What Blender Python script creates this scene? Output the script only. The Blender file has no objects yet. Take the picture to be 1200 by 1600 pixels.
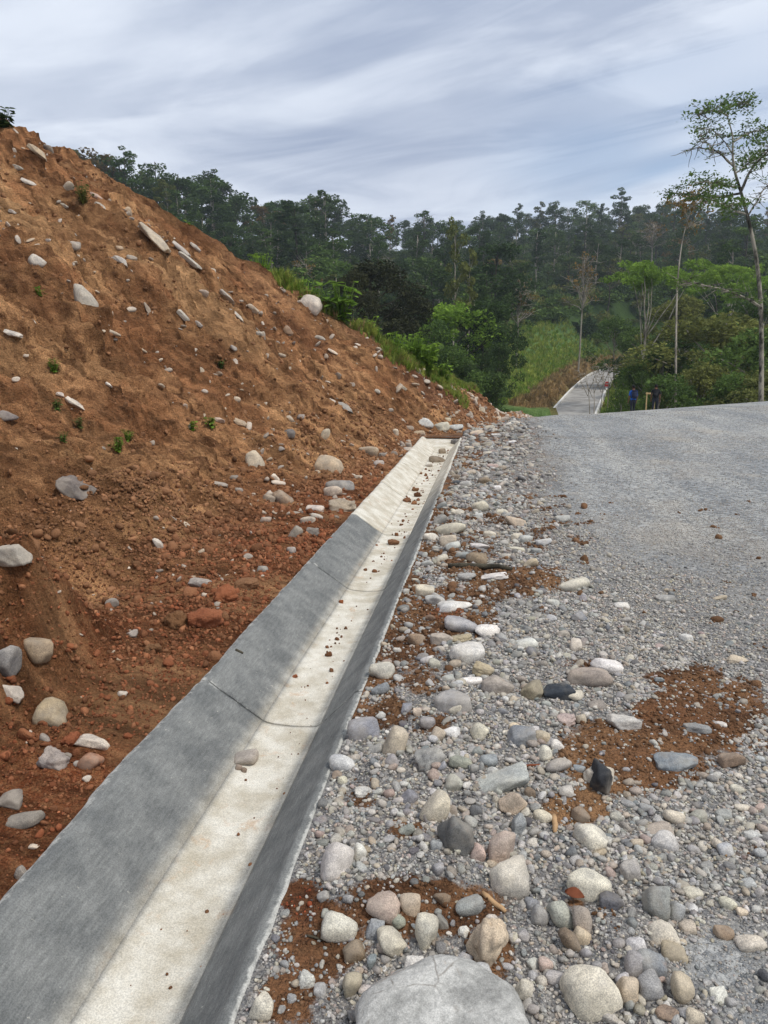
import bpy, bmesh, math, random
import numpy as np
from mathutils import Vector, Matrix, Euler

SC = bpy.context.scene
COL = SC.collection
R = math.radians

# ------------------------------------------------------------------ camera, sky, sun, exposure
H = 1.65; F = 1150.0
PITCH = math.atan(210 / F)
YAW = math.atan2(170, F * math.cos(PITCH) + 210 * math.sin(PITCH))
cd = bpy.data.cameras.new('camera')
cam = bpy.data.objects.new('camera', cd); COL.objects.link(cam)
cam.location = (0, 0, H); cam.rotation_euler = (R(90) - PITCH, 0, YAW)
cd.sensor_fit = 'VERTICAL'; cd.sensor_height = 36; cd.lens = F / 1600 * 36
cd.clip_start = .05; cd.clip_end = 6000
SC.camera = cam

SUN_EL = R(58); SUN_AZ = R(118)          # azimuth from +Y towards +X: from the right, a little behind
sv = Vector((math.cos(SUN_EL) * math.sin(SUN_AZ), math.cos(SUN_EL) * math.cos(SUN_AZ), math.sin(SUN_EL)))

W = bpy.data.worlds.new('World'); SC.world = W; W.use_nodes = True
nt = W.node_tree; nt.nodes.clear()
def N(tree, typ, **kw):
    n = tree.nodes.new(typ)
    for k, v in kw.items():
        if k.startswith('i_'):
            key = k[2:]
            n.inputs[int(key) if key.isdigit() else key].default_value = v
        else:
            setattr(n, k, v)
    return n
def build_world():
    L = nt.links.new
    sky = N(nt, 'ShaderNodeTexSky', sky_type='NISHITA', sun_disc=False, sun_elevation=SUN_EL, sun_rotation=SUN_AZ)
    tc = N(nt, 'ShaderNodeTexCoord')
    sep = N(nt, 'ShaderNodeSeparateXYZ'); L(tc.outputs['Generated'], sep.inputs[0])
    zc = N(nt, 'ShaderNodeMath', operation='MAXIMUM', i_1=0.0); L(sep.outputs['Z'], zc.inputs[0])
    za = N(nt, 'ShaderNodeMath', operation='ADD', i_1=.11); L(zc.outputs[0], za.inputs[0])
    dx = N(nt, 'ShaderNodeMath', operation='DIVIDE'); L(sep.outputs['X'], dx.inputs[0]); L(za.outputs[0], dx.inputs[1])
    dy = N(nt, 'ShaderNodeMath', operation='DIVIDE'); L(sep.outputs['Y'], dy.inputs[0]); L(za.outputs[0], dy.inputs[1])
    cb = N(nt, 'ShaderNodeCombineXYZ'); L(dx.outputs[0], cb.inputs[0]); L(dy.outputs[0], cb.inputs[1])
    def layer(rot, scale, nscale, detail, rough, dist=0., off=(0, 0, 0)):
        m0 = N(nt, 'ShaderNodeMapping'); m0.inputs['Rotation'].default_value = (0, 0, R(rot)); L(cb.outputs[0], m0.inputs[0])
        m = N(nt, 'ShaderNodeMapping'); m.inputs['Scale'].default_value = scale; m.inputs['Location'].default_value = off
        L(m0.outputs[0], m.inputs[0])
        t = N(nt, 'ShaderNodeTexNoise', noise_dimensions='2D'); t.inputs['Scale'].default_value = nscale; t.inputs['Detail'].default_value = detail
        t.inputs['Roughness'].default_value = rough; t.inputs['Distortion'].default_value = dist
        L(m.outputs[0], t.inputs['Vector']); return t.outputs['Fac']
    big = layer(-165, (.7, 1.0, 1), .8, 6, .55, .5, (3.1, 1.7, 0))
    strk = layer(-152, (.20, 1.2, 1), 1.7, 9, .62, .6, (1.3, .4, 0))
    puff = layer(-165, (.6, 1.2, 1), 1.5, 8, .56, .5, (7.3, 5.5, 0))
    gaps = layer(-150, (.25, .8, 1), .8, 4, .55, .4, (4.2, 9.3, 0))
    def ramp(src, a, b):
        r = N(nt, 'ShaderNodeMapRange', interpolation_type='SMOOTHSTEP'); r.inputs[1].default_value = a; r.inputs[2].default_value = b
        L(src, r.inputs[0]); return r.outputs[0]
    def math2(op, a, b):
        m = N(nt, 'ShaderNodeMath', operation=op)
        for i, v in enumerate((a, b)):
            if isinstance(v, (int, float)): m.inputs[i].default_value = v
            else: L(v, m.inputs[i])
        return m.outputs[0]
    # streaky bright cirrus grows towards the right (+X), soft grey sheet towards the left
    side = ramp(sep.outputs['X'], -.15, .5); side2 = ramp(sep.outputs['X'], -.1, .22)
    s = math2('MULTIPLY', ramp(strk, .46, .62), math2('ADD', math2('MULTIPLY', side, .9), .08))
    b = ramp(big, .34, .66)
    p = math2('MULTIPLY', ramp(puff, .40, .64), .5)
    light = math2('ADD', math2('ADD', math2('ADD', math2('MULTIPLY', b, .50), .08), p), math2('MULTIPLY', s, .95))
    mix = N(nt, 'ShaderNodeMix', data_type='RGBA'); mix.inputs[6].default_value = (2.0, 2.45, 3.45, 1); mix.inputs[7].default_value = (5.0, 5.4, 6.1, 1)
    L(light, mix.inputs[0]); mix.clamp_factor = True
    # clear blue shows through low on the right
    low = ramp(sep.outputs['Z'], .44, .25)
    gap = math2('MULTIPLY', math2('MULTIPLY', ramp(gaps, .44, .58), low), side2)
    skyc = N(nt, 'ShaderNodeVectorMath', operation='SCALE'); L(sky.outputs[0], skyc.inputs[0]); skyc.inputs['Scale'].default_value = .95
    m2 = N(nt, 'ShaderNodeMix', data_type='RGBA'); L(gap, m2.inputs[0]); L(mix.outputs[2], m2.inputs[6]); L(skyc.outputs[0], m2.inputs[7])
    bg = N(nt, 'ShaderNodeBackground'); bg.inputs['Strength'].default_value = .1
    L(m2.outputs[2], bg.inputs[0])
    out = N(nt, 'ShaderNodeOutputWorld'); L(bg.outputs[0], out.inputs[0])
build_world()

sl = bpy.data.lights.new('sun', 'SUN'); sl.energy = 1.5; sl.angle = R(10); sl.color = (1, .96, .9)
so = bpy.data.objects.new('sun', sl); COL.objects.link(so); so.rotation_euler = sv.to_track_quat('Z', 'Y').to_euler()

SC.view_settings.view_transform = 'Standard'; SC.view_settings.look = 'None'
SC.view_settings.exposure = .72; SC.view_settings.gamma = 1; SC.view_settings.use_curve_mapping = False
SC.render.engine = 'CYCLES'
SC.cycles.use_denoising = True
SC.cycles.max_bounces = 5; SC.cycles.diffuse_bounces = 3; SC.cycles.transparent_max_bounces = 4

# ------------------------------------------------------------------ helpers
rng = np.random.default_rng(7)
fwv = np.array([-math.sin(YAW) * math.cos(PITCH), math.cos(YAW) * math.cos(PITCH), -math.sin(PITCH)])
rtv = np.array([math.cos(YAW), math.sin(YAW), 0.0]); upv = np.cross(rtv, fwv)
CP = np.array([0, 0, H])
def ray(px, py):
    return fwv + rtv * (px - 600) / F - upv * (py - 800) / F
def P(px, py, d):
    """point d metres deep along the view axis through a photo pixel"""
    return CP + ray(px, py) * d
def proj(p):
    v = np.asarray(p) - CP; z = v @ fwv
    z = np.where(z < .05, .05, z)
    return 600 + F * (v @ rtv) / z, 800 - F * (v @ upv) / z

def _h(ix, iy, s):
    n = (ix.astype(np.int64) * 374761393 + iy.astype(np.int64) * 668265263 + s * 1274126177) & 0xffffffff
    n = ((n ^ (n >> 13)) * 1274126177) & 0xffffffff
    return ((n ^ (n >> 16)) & 0xffff) / 65535.0
def vn(x, y, s=0):
    x = np.asarray(x, float); y = np.asarray(y, float)
    ix = np.floor(x); iy = np.floor(y); fx = x - ix; fy = y - iy
    ux = fx * fx * fx * (fx * (fx * 6 - 15) + 10); uy = fy * fy * fy * (fy * (fy * 6 - 15) + 10)
    a = _h(ix, iy, s); b = _h(ix + 1, iy, s); c = _h(ix, iy + 1, s); d = _h(ix + 1, iy + 1, s)
    return (a + (b - a) * ux) * (1 - uy) + (c + (d - c) * ux) * uy - .5
def fbm(x, y, o=4, s=0, g=.5):
    t = 0; a = 1.
    for i in range(o):
        c, sn = math.cos(.6 * i), math.sin(.6 * i)
        t = t + a * vn((x * c - y * sn) * 2 ** i + 13.7 * i, (x * sn + y * c) * 2 ** i + 5.1 * i, s + i); a *= g
    return t
def sst(a, b, x):
    t = np.clip((np.asarray(x, float) - a) / (b - a), 0, 1); return t * t * (3 - 2 * t)

def raw_mesh(name, V, quads=None, tris=None, smooth=True):
    me = bpy.data.meshes.new(name)
    V = np.ascontiguousarray(V, np.float32); me.vertices.add(len(V)); me.vertices.foreach_set('co', V.ravel())
    idx = []; tot = []
    if quads is not None and len(quads): idx.append(np.asarray(quads, np.int32).ravel()); tot.append(np.full(len(quads), 4, np.int32))
    if tris is not None and len(tris): idx.append(np.asarray(tris, np.int32).ravel()); tot.append(np.full(len(tris), 3, np.int32))
    idx = np.concatenate(idx); tot = np.concatenate(tot)
    me.loops.add(len(idx)); me.loops.foreach_set('vertex_index', idx)
    me.polygons.add(len(tot)); st = np.concatenate([[0], np.cumsum(tot)[:-1]]).astype(np.int32)
    me.polygons.foreach_set('loop_start', st)
    me.polygons.foreach_set('use_smooth', np.full(len(tot), smooth))
    me.update(calc_edges=True); me.validate()
    return me
def grid_mesh(name, X, Y, Z, flip=False):
    n, m = X.shape
    V = np.stack([X, Y, Z], -1).reshape(-1, 3)
    i = np.arange(n * m).reshape(n, m)
    q = np.stack([i[:-1, :-1], i[:-1, 1:], i[1:, 1:], i[1:, :-1]], -1).reshape(-1, 4)
    if flip: q = q[:, ::-1]
    return raw_mesh(name, V, q)
def attr(me, name, val):
    a = me.attributes.new(name, 'FLOAT', 'POINT'); a.data.foreach_set('value', np.ascontiguousarray(val, np.float32).ravel())
def obj(name, me, mat=None, parent=None):
    o = bpy.data.objects.new(name, me); COL.objects.link(o)
    if mat is not None and me is not None and not me.materials: me.materials.append(mat)
    if parent is not None: o.parent = parent
    return o
def tag(o, label=None, cat=None, group=None, kind=None):
    if label: o['label'] = label
    if cat: o['category'] = cat
    if group: o['group'] = group
    if kind: o['kind'] = kind
    return o
def empty(name, loc=(0, 0, 0)):
    o = bpy.data.objects.new(name, None); COL.objects.link(o); o.location = loc; o.empty_display_size = .2; return o

class MB:
    """collects shapes into one mesh"""
    def __init__(s): s.v = []; s.q = []; s.t = []; s.n = 0
    def add(s, V, q=None, t=None):
        V = np.asarray(V, float).reshape(-1, 3); s.v.append(V)
        if q is not None and len(q): s.q.append(np.asarray(q) + s.n)
        if t is not None and len(t): s.t.append(np.asarray(t) + s.n)
        s.n += len(V)
    def tube(s, pts, rad, k=6):
        pts = np.asarray(pts, float); n = len(pts); vs = []
        for i in range(n):
            d = pts[min(i + 1, n - 1)] - pts[max(i - 1, 0)]; d = d / (np.linalg.norm(d) + 1e-9)
            a = np.cross(d, [0.31, .95, .1] if abs(d[2]) > .8 else [0, 0, 1]); a /= np.linalg.norm(a) + 1e-9; b = np.cross(d, a)
            th = np.arange(k) * 2 * math.pi / k
            vs.append(pts[i] + rad[i] * (np.outer(np.cos(th), a) + np.outer(np.sin(th), b)))
        q = [[i * k + j, i * k + (j + 1) % k, (i + 1) * k + (j + 1) % k, (i + 1) * k + j] for i in range(n - 1) for j in range(k)]
        V = np.concatenate(vs + [pts[:1], pts[-1:]])
        t = [[n * k, (j + 1) % k, j] for j in range(k)] + [[n * k + 1, (n - 1) * k + j, (n - 1) * k + (j + 1) % k] for j in range(k)]
        s.add(V, q, t)
    def box(s, c, size, M=None):
        c = np.asarray(c, float); h = np.asarray(size, float) / 2
        V = np.array([[x, y, z] for x in (-1, 1) for y in (-1, 1) for z in (-1, 1)]) * h
        if M is not None: V = V @ np.asarray(M).T
        s.add(V + c, [[0, 1, 3, 2], [4, 6, 7, 5], [0, 4, 5, 1], [2, 3, 7, 6], [0, 2, 6, 4], [1, 5, 7, 3]])
    def mesh(s, name, smooth=True):
        return raw_mesh(name, np.concatenate(s.v), np.concatenate(s.q) if s.q else None, np.concatenate(s.t) if s.t else None, smooth)

def lin(c):
    c = np.asarray(c, float) / 255.0
    return np.where(c <= .04045, c / 12.92, ((c + .055) / 1.055) ** 2.4)

# ------------------------------------------------------------------ materials
def new_mat(name):
    m = bpy.data.materials.new(name); m.use_nodes = True; t = m.node_tree; t.nodes.clear()
    out = N(t, 'ShaderNodeOutputMaterial'); b = N(t, 'ShaderNodeBsdfPrincipled'); t.links.new(b.outputs[0], out.inputs[0])
    b.inputs['Roughness'].default_value = .9; b.inputs['Specular IOR Level'].default_value = .25
    return m, t, b
class G:
    """small node-graph helper"""
    def __init__(s, t): s.t = t
    def L(s, a, b): s.t.links.new(a, b)
    def _set(s, sock, v):
        if isinstance(v, bpy.types.NodeSocket): s.L(v, sock)
        elif isinstance(v, (tuple, list, np.ndarray)):
            v = tuple(float(q) for q in v); sock.default_value = v + (1.,) if sock.type == 'RGBA' and len(v) == 3 else v
        else: sock.default_value = v
    def noise(s, vec, scale, det=4, rough=.55, dist=0., dim='3D'):
        n = N(s.t, 'ShaderNodeTexNoise', noise_dimensions=dim); s.L(vec, n.inputs['Vector'])
        n.inputs['Scale'].default_value = scale; n.inputs['Detail'].default_value = det; n.inputs['Roughness'].default_value = rough; n.inputs['Distortion'].default_value = dist
        return n.outputs['Fac']
    def voro(s, vec, scale, feat='F1', out='Distance', rnd=1.):
        n = N(s.t, 'ShaderNodeTexVoronoi', feature=feat); s.L(vec, n.inputs['Vector']); n.inputs['Scale'].default_value = scale; n.inputs['Randomness'].default_value = rnd
        return n.outputs[out]
    def ramp(s, v, a, b, lo=0., hi=1.):
        r = N(s.t, 'ShaderNodeMapRange', interpolation_type='SMOOTHSTEP')
        s._set(r.inputs[0], v); r.inputs[1].default_value = a; r.inputs[2].default_value = b; r.inputs[3].default_value = lo; r.inputs[4].default_value = hi
        return r.outputs[0]
    def m(s, op, a, b=0.):
        n = N(s.t, 'ShaderNodeMath', operation=op); s._set(n.inputs[0], a); s._set(n.inputs[1], b); return n.outputs[0]
    def mix(s, f, a, b, mode='MIX'):
        n = N(s.t, 'ShaderNodeMix', data_type='RGBA', blend_type=mode); s._set(n.inputs[0], f); s._set(n.inputs[6], a); s._set(n.inputs[7], b); return n.outputs[2]
    def attr(s, name, typ='GEOMETRY', out='Fac'):
        n = N(s.t, 'ShaderNodeAttribute', attribute_name=name, attribute_type=typ); return n.outputs[out]
    def coord(s, w='Object'): return N(s.t, 'ShaderNodeTexCoord').outputs[w]
    def pos(s): return N(s.t, 'ShaderNodeNewGeometry').outputs['Position']
    def map(s, v, scale=(1, 1, 1), rot=(0, 0, 0), loc=(0, 0, 0)):
        n = N(s.t, 'ShaderNodeMapping'); s.L(v, n.inputs[0]); n.inputs['Scale'].default_value = scale; n.inputs['Rotation'].default_value = rot; n.inputs['Location'].default_value = loc; return n.outputs[0]
    def vscale(s, v, f):
        n = N(s.t, 'ShaderNodeVectorMath', operation='SCALE'); s.L(v, n.inputs[0]); s._set(n.inputs['Scale'], f); return n.outputs[0]
    def vadd(s, a, b):
        n = N(s.t, 'ShaderNodeVectorMath', operation='ADD'); s.L(a, n.inputs[0]); s._set(n.inputs[1], b); return n.outputs[0]
    def bump(s, h, strength, dist, nrm=None):
        n = N(s.t, 'ShaderNodeBump'); s._set(n.inputs['Height'], h); n.inputs['Strength'].default_value = strength; n.inputs['Distance'].default_value = dist
        if nrm is not None: s.L(nrm, n.inputs['Normal'])
        return n.outputs[0]

BROWN = lin((162, 115, 82)); TAN = lin((204, 160, 118)); RED = lin((118, 68, 44)); DARK = lin((104, 72, 51)); ORANGE = lin((184, 128, 92))

def soil_color(g, p, red=None):
    """earth colour from world position"""
    a = g.noise(p, .55, 5, .6); b = g.noise(p, 3.2, 6, .65); c = g.noise(p, 26, 5, .7); d = g.noise(p, 1.4, 4, .6, .4)
    col = g.mix(g.ramp(a, .38, .64), BROWN, TAN)
    col = g.mix(g.ramp(b, .46, .66), col, DARK)
    col = g.mix(g.m('MULTIPLY', g.ramp(d, .58, .70), .45), col, ORANGE)
    if red is not None:
        col = g.mix(g.m('MULTIPLY', red, g.ramp(b, .68, .42, .55, 1.)), col, RED)
    col = g.mix(g.ramp(c, .35, .72, .0, .55), col, g.mix(.5, TAN, DARK, 'MIX'))
    f = g.noise(p, 120, 3, .7)
    col = g.mix(1., col, g.mix(g.ramp(f, .3, .7), (.55, .55, .55), (1.4, 1.38, 1.34)), 'MULTIPLY')
    return col
def mat_slope():
    m, t, b = new_mat('slope_earth'); g = G(t); p = g.pos()
    red = g.attr('red'); pale = g.attr('pale'); purple = g.attr('purple')
    col = soil_color(g, p, red)
    col = g.mix(g.m('MULTIPLY', pale, .75), col, lin((204, 164, 122)))
    col = g.mix(g.m('MULTIPLY', purple, .55), col, lin((140, 98, 84)))
    st = g.noise(g.map(p, (.9, 6, .9)), 1.6, 7, .68, .3)
    col = g.mix(1., col, g.mix(g.ramp(st, .34, .66), (.64, .62, .60), (1.36, 1.33, 1.28)), 'MULTIPLY')
    st2 = g.noise(g.map(p, (.28, 2.4, .28)), 1.1, 6, .66, .5)
    col = g.mix(1., col, g.mix(g.ramp(st2, .36, .64), (.66, .62, .58), (1.34, 1.3, 1.24)), 'MULTIPLY')
    damp = g.ramp(g.noise(p, .8, 5, .6, .4), .52, .66, 0, .36)
    col = g.mix(damp, col, lin((106, 68, 46)))
    g.L(col, b.inputs['Base Color']); b.inputs['Roughness'].default_value = .97; b.inputs['Specular IOR Level'].default_value = .1
    h1 = g.noise(p, 9, 8, .72); h2 = g.noise(p, 55, 5, .7); v = g.voro(p, 38)
    n = g.bump(st2, .7, .3); n = g.bump(st, .8, .16, n); n = g.bump(h1, 1., .12, n); n = g.bump(v, .5, .03, n); n = g.bump(h2, .9, .02, n)
    g.L(n, b.inputs['Normal']); return m
def mat_clod():
    m, t, b = new_mat('earth_clod'); g = G(t)
    p = g.pos(); col = soil_color(g, p); tint = g.attr('col', 'INSTANCER', 'Color')
    col = g.mix(.85, col, tint)
    g.L(col, b.inputs['Base Color']); b.inputs['Specular IOR Level'].default_value = .1
    g.L(g.bump(g.noise(p, 70, 4, .7), .8, .01), b.inputs['Normal']); return m
def mat_clod_obj():
    m, t, b = new_mat('earth_lump'); g = G(t)
    p = g.pos(); col = soil_color(g, p); tint = N(t, 'ShaderNodeObjectInfo').outputs['Color']
    col = g.mix(.85, col, tint)
    g.L(col, b.inputs['Base Color']); b.inputs['Specular IOR Level'].default_value = .1
    g.L(g.bump(g.noise(p, 45, 6, .75), 1., .025), b.inputs['Normal']); return m

def stone_nodes(m, t, b, tint, rnd, p):
    g = G(t)
    p = g.vadd(p, g.vscale(N_vec(g, rnd), 1.))
    big = g.noise(p, 9, 4, .6); mid = g.noise(p, 45, 5, .65); fine = g.noise(p, 260, 2, .7)
    col = g.mix(1., tint, g.mix(g.ramp(big, .3, .7), (.72, .72, .74), (1.16, 1.13, 1.08)), 'MULTIPLY')
    col = g.mix(1., col, g.mix(g.ramp(mid, .3, .7), (.80, .80, .80), (1.12, 1.12, 1.12)), 'MULTIPLY')
    col = g.mix(1., col, g.mix(g.ramp(fine, .32, .66), (.66, .66, .68), (1.2, 1.2, 1.18)), 'MULTIPLY')
    # earth smeared on parts of the surface
    col = g.mix(g.ramp(g.noise(p, 14, 6, .7), .60, .74, 0, .4), col, lin((150, 116, 86)))
    col = g.mix(g.ramp(g.noise(p, 5, 5, .65), .42, .66, 0, .38), col, lin((186, 174, 156)))
    g.L(col, b.inputs['Base Color']); b.inputs['Roughness'].default_value = .82
    n = g.bump(mid, .45, .006); n = g.bump(fine, .25, .0016, n); g.L(n, b.inputs['Normal'])
def N_vec(g, rnd):
    c = N(g.t, 'ShaderNodeCombineXYZ'); a = g.m('MULTIPLY', rnd, 91.); g.L(a, c.inputs[0]); g.L(g.m('MULTIPLY', rnd, 37.), c.inputs[1]); return c.outputs[0]
def mat_stone():
    m, t, b = new_mat('stone'); oi = N(t, 'ShaderNodeObjectInfo'); g = G(t)
    stone_nodes(m, t, b, oi.outputs['Color'], oi.outputs['Random'], g.pos()); return m
def mat_pebble():
    m, t, b = new_mat('pebble'); g = G(t); oi = N(t, 'ShaderNodeObjectInfo')
    stone_nodes(m, t, b, g.attr('col', 'INSTANCER', 'Color'), oi.outputs['Random'], g.pos()); return m
def mat_ground():
    m, t, b = new_mat('gravel_ground'); g = G(t); p = g.pos()
    dirt = g.attr('dirt'); fine = g.attr('fine'); red = g.attr('red')
    soil = soil_color(g, p, red)
    soil = g.mix(1., soil, (.44, .42, .40), 'MULTIPLY')
    cellA = g.voro(p, 62, 'F1', 'Color'); cellB = g.voro(p, 170, 'F1', 'Color')
    def bw(c):
        n = N(t, 'ShaderNodeSeparateColor'); g.L(c, n.inputs[0]); return n.outputs[0], n.outputs[1]
    a0, a1 = bw(cellA); b0, b1 = bw(cellB)
    def gcol(v, w):
        r = N(t, 'ShaderNodeValToRGB'); e = r.color_ramp.elements
        e[0].position = 0; e[0].color = (*lin((78, 80, 82)), 1); e[1].position = 1; e[1].color = (*lin((212, 208, 200)), 1)
        k = e.new(.45); k.color = (*lin((128, 130, 132)), 1); k = e.new(.75); k.color = (*lin((160, 158, 152)), 1)
        g.L(v, r.inputs[0]); return g.mix(g.m('MULTIPLY', w, .22), r.outputs[0], lin((148, 122, 100)))
    gA = gcol(a0, a1); gB = gcol(b0, b1)
    grav = g.mix(g.m('MULTIPLY', g.ramp(g.noise(p, 5, 3), .4, .6), .6), gB, gA)
    fineC = g.mix(.55, gB, g.mix(g.ramp(g.noise(p, 420, 2, .6), .3, .7), lin((84, 90, 95)), lin((178, 182, 184))))
    fineC = g.mix(1., fineC, g.mix(g.ramp(g.noise(g.map(p, (1, .35, 1)), 1.1, 5, .6), .35, .65), (.80, .83, .86), (1.2, 1.19, 1.16)), 'MULTIPLY')
    cellC = g.voro(p, 27, 'F1', 'Color'); c0, c1 = bw(cellC)
    fineC = g.mix(.42, fineC, g.mix(g.ramp(c0, .1, .95), lin((96, 98, 100)), lin((206, 205, 200))))
    tr = g.noise(g.map(p, (1.0, .07, 1), (0, 0, R(-8))), 1.5, 4, .6)
    fineC = g.mix(1., fineC, g.mix(g.ramp(tr, .36, .64), (.92, .92, .92), (1.2, 1.17, 1.12)), 'MULTIPLY')
    # dusty patches worn into the road
    fineC = g.mix(g.ramp(g.noise(g.map(p, (.8, .5, 1)), .9, 6, .65, .4), .50, .72, 0, .5), fineC, lin((186, 174, 156)))
    grav = g.mix(1., grav, (.78, .77, .76), 'MULTIPLY')
    grav = g.mix(fine, grav, fineC)
    dn = g.noise(p, 7, 6, .7)
    dm = g.m('ADD', dirt, g.m('ADD', g.m('MULTIPLY', g.m('SUBTRACT', dn, .5), 1.3), g.m('MULTIPLY', g.m('SUBTRACT', g.noise(p, 38, 4, .7), .5), .8)))
    mask = g.ramp(dm, .36, .66)
    col = g.mix(mask, grav, soil)
    g.L(col, b.inputs['Base Color']); b.inputs['Roughness'].default_value = .95; b.inputs['Specular IOR Level'].default_value = .15
    vA = g.voro(p, 62); vB = g.voro(p, 170)
    n = g.bump(g.m('SUBTRACT', 1., g.voro(p, 27)), .6, .03); n = g.bump(g.m('SUBTRACT', 1., vA), .5, .012, n); n = g.bump(g.m('SUBTRACT', 1., vB), .55, .006, n); n = g.bump(g.noise(p, 18, 6, .7), .5, .02, n)
    g.L(n, b.inputs['Normal']); return m
def mat_concrete():
    m, t, b = new_mat('drain_concrete'); g = G(t); p = g.pos()
    cream = g.attr('cream'); edge = g.attr('edge')
    n1 = g.noise(p, 6, 6, .65); n2 = g.noise(g.map(p, (30, 5, 30), (0, 0, R(25))), 3, 5, .7); n3 = g.noise(p, 190, 3, .7)
    grey = g.mix(g.ramp(n1, .32, .68), lin((106, 107, 105)), lin((132, 132, 128)))
    grey = g.mix(1., grey, g.mix(g.ramp(n2, .3, .7), (.82, .82, .82), (1.16, 1.16, 1.16)), 'MULTIPLY')
    crm = g.mix(g.ramp(n1, .3, .7), lin((186, 176, 156)), lin((222, 216, 202)))
    crm = g.mix(g.ramp(g.noise(p, 9, 6, .7, .5), .56, .72, 0, .5), crm, lin((190, 150, 108)))
    cm = g.ramp(g.m('ADD', cream, g.m('MULTIPLY', g.m('SUBTRACT', g.noise(p, 11, 5, .65), .5), .35)), .12, .88)
    col = g.mix(cm, grey, crm)
    # splashes of laitance and worn pale edges
    sp = g.ramp(g.noise(p, 34, 7, .75, .3), .61, .72, 0, .6)
    col = g.mix(sp, col, lin((206, 200, 186)))
    ed = g.ramp(g.m('ADD', edge, g.m('MULTIPLY', g.m('SUBTRACT', g.noise(p, 24, 5, .7), .5), 1.2)), .45, .8)
    col = g.mix(g.m('MULTIPLY', ed, .85), col, lin((196, 194, 186)))
    col = g.mix(1., col, g.mix(g.ramp(n3, .3, .68), (.74, .74, .74), (1.16, 1.16, 1.15)), 'MULTIPLY')
    # pits
    pit = g.ramp(g.voro(p, 95), .0, .16, .55, 1.)
    col = g.mix(1., col, g.mix(pit, (.62, .62, .62), (1, 1, 1)), 'MULTIPLY')
    g.L(col, b.inputs['Base Color']); b.inputs['Roughness'].default_value = .86
    n = g.bump(n3, .35, .003); n = g.bump(n2, .3, .004, n); n = g.bump(n1, .2, .02, n); g.L(n, b.inputs['Normal']); return m
def mat_leaf(name, c, var=.25, trans=.3):
    m, t, b = new_mat(name); g = G(t); oi = N(t, 'ShaderNodeObjectInfo')
    c = lin(c)
    col = g.mix(oi.outputs['Random'], c * (1 - var), c * (1 + var) * np.array([1.1, 1, .85]))
    nz = g.noise(g.coord('Object'), .9, 3, .6)
    col = g.mix(1., col, g.mix(g.ramp(nz, .3, .7), (.62, .66, .66), (1.35, 1.3, 1.15)), 'MULTIPLY')
    f = g.noise(g.coord('Object'), 11, 2, .6)
    col = g.mix(1., col, g.mix(g.ramp(f, .3, .7), (.7, .7, .75), (1.3, 1.3, 1.2)), 'MULTIPLY')
    t.nodes.remove(b)
    d = N(t, 'ShaderNodeBsdfDiffuse'); tr = N(t, 'ShaderNodeBsdfTranslucent'); mx = N(t, 'ShaderNodeMixShader'); mx.inputs[0].default_value = trans
    g.L(col, d.inputs[0]); g.L(col, tr.inputs[0]); g.L(d.outputs[0], mx.inputs[1]); g.L(tr.outputs[0], mx.inputs[2])
    out = [n for n in t.nodes if n.type == 'OUTPUT_MATERIAL'][0]; g.L(mx.outputs[0], out.inputs[0]); return m
def mat_bark(name, c1, c2):
    m, t, b = new_mat(name); g = G(t); p = g.coord('Object')
    col = g.mix(g.ramp(g.noise(g.map(p, (1, 1, .4)), 2.2, 6, .7), .42, .62), lin(c1), lin(c2)); g.L(col, b.inputs['Base Color'])
    g.L(g.bump(g.noise(p, 9, 5, .7), .6, .05), b.inputs['Normal']); return m
def mat_plain(name, c, rough=.7, var=.2, scale=20):
    m, t, b = new_mat(name); g = G(t); c = lin(c)
    col = g.mix(g.ramp(g.noise(g.coord('Object'), scale, 5, .65), .3, .7), c * (1 - var), np.minimum(c * (1 + var), 1)); g.L(col, b.inputs['Base Color'])
    b.inputs['Roughness'].default_value = rough; return m
def mat_terrain():
    m, t, b = new_mat('hill_ground'); g = G(t); p = g.pos()
    clear = g.attr('clear'); dry = g.attr('dry'); pale = g.attr('pale')
    n = g.noise(p, .12, 6, .65); n2 = g.noise(p, 1.5, 5, .7)
    col = g.mix(g.ramp(n, .35, .65), lin((48, 64, 34)), lin((68, 88, 46)))
    gr = g.mix(g.ramp(n2, .3, .7), lin((76, 102, 54)), lin((112, 136, 78)))
    col = g.mix(clear, col, gr)
    br = g.mix(g.ramp(n2, .35, .65), lin((96, 76, 52)), lin((146, 118, 82)))
    col = g.mix(dry, col, br)
    col = g.mix(pale, col, lin((168, 160, 148)))
    g.L(col, b.inputs['Base Color']); b.inputs['Specular IOR Level'].default_value = .05
    g.L(g.bump(n2, .8, .5), b.inputs['Normal']); return m
def mat_farroad():
    m, t, b = new_mat('far_road'); g = G(t); p = g.pos()
    col = g.mix(g.ramp(g.noise(p, .7, 6, .7), .35, .65), lin((132, 128, 122)), lin((166, 162, 155))); g.L(col, b.inputs['Base Color']); return m

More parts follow.
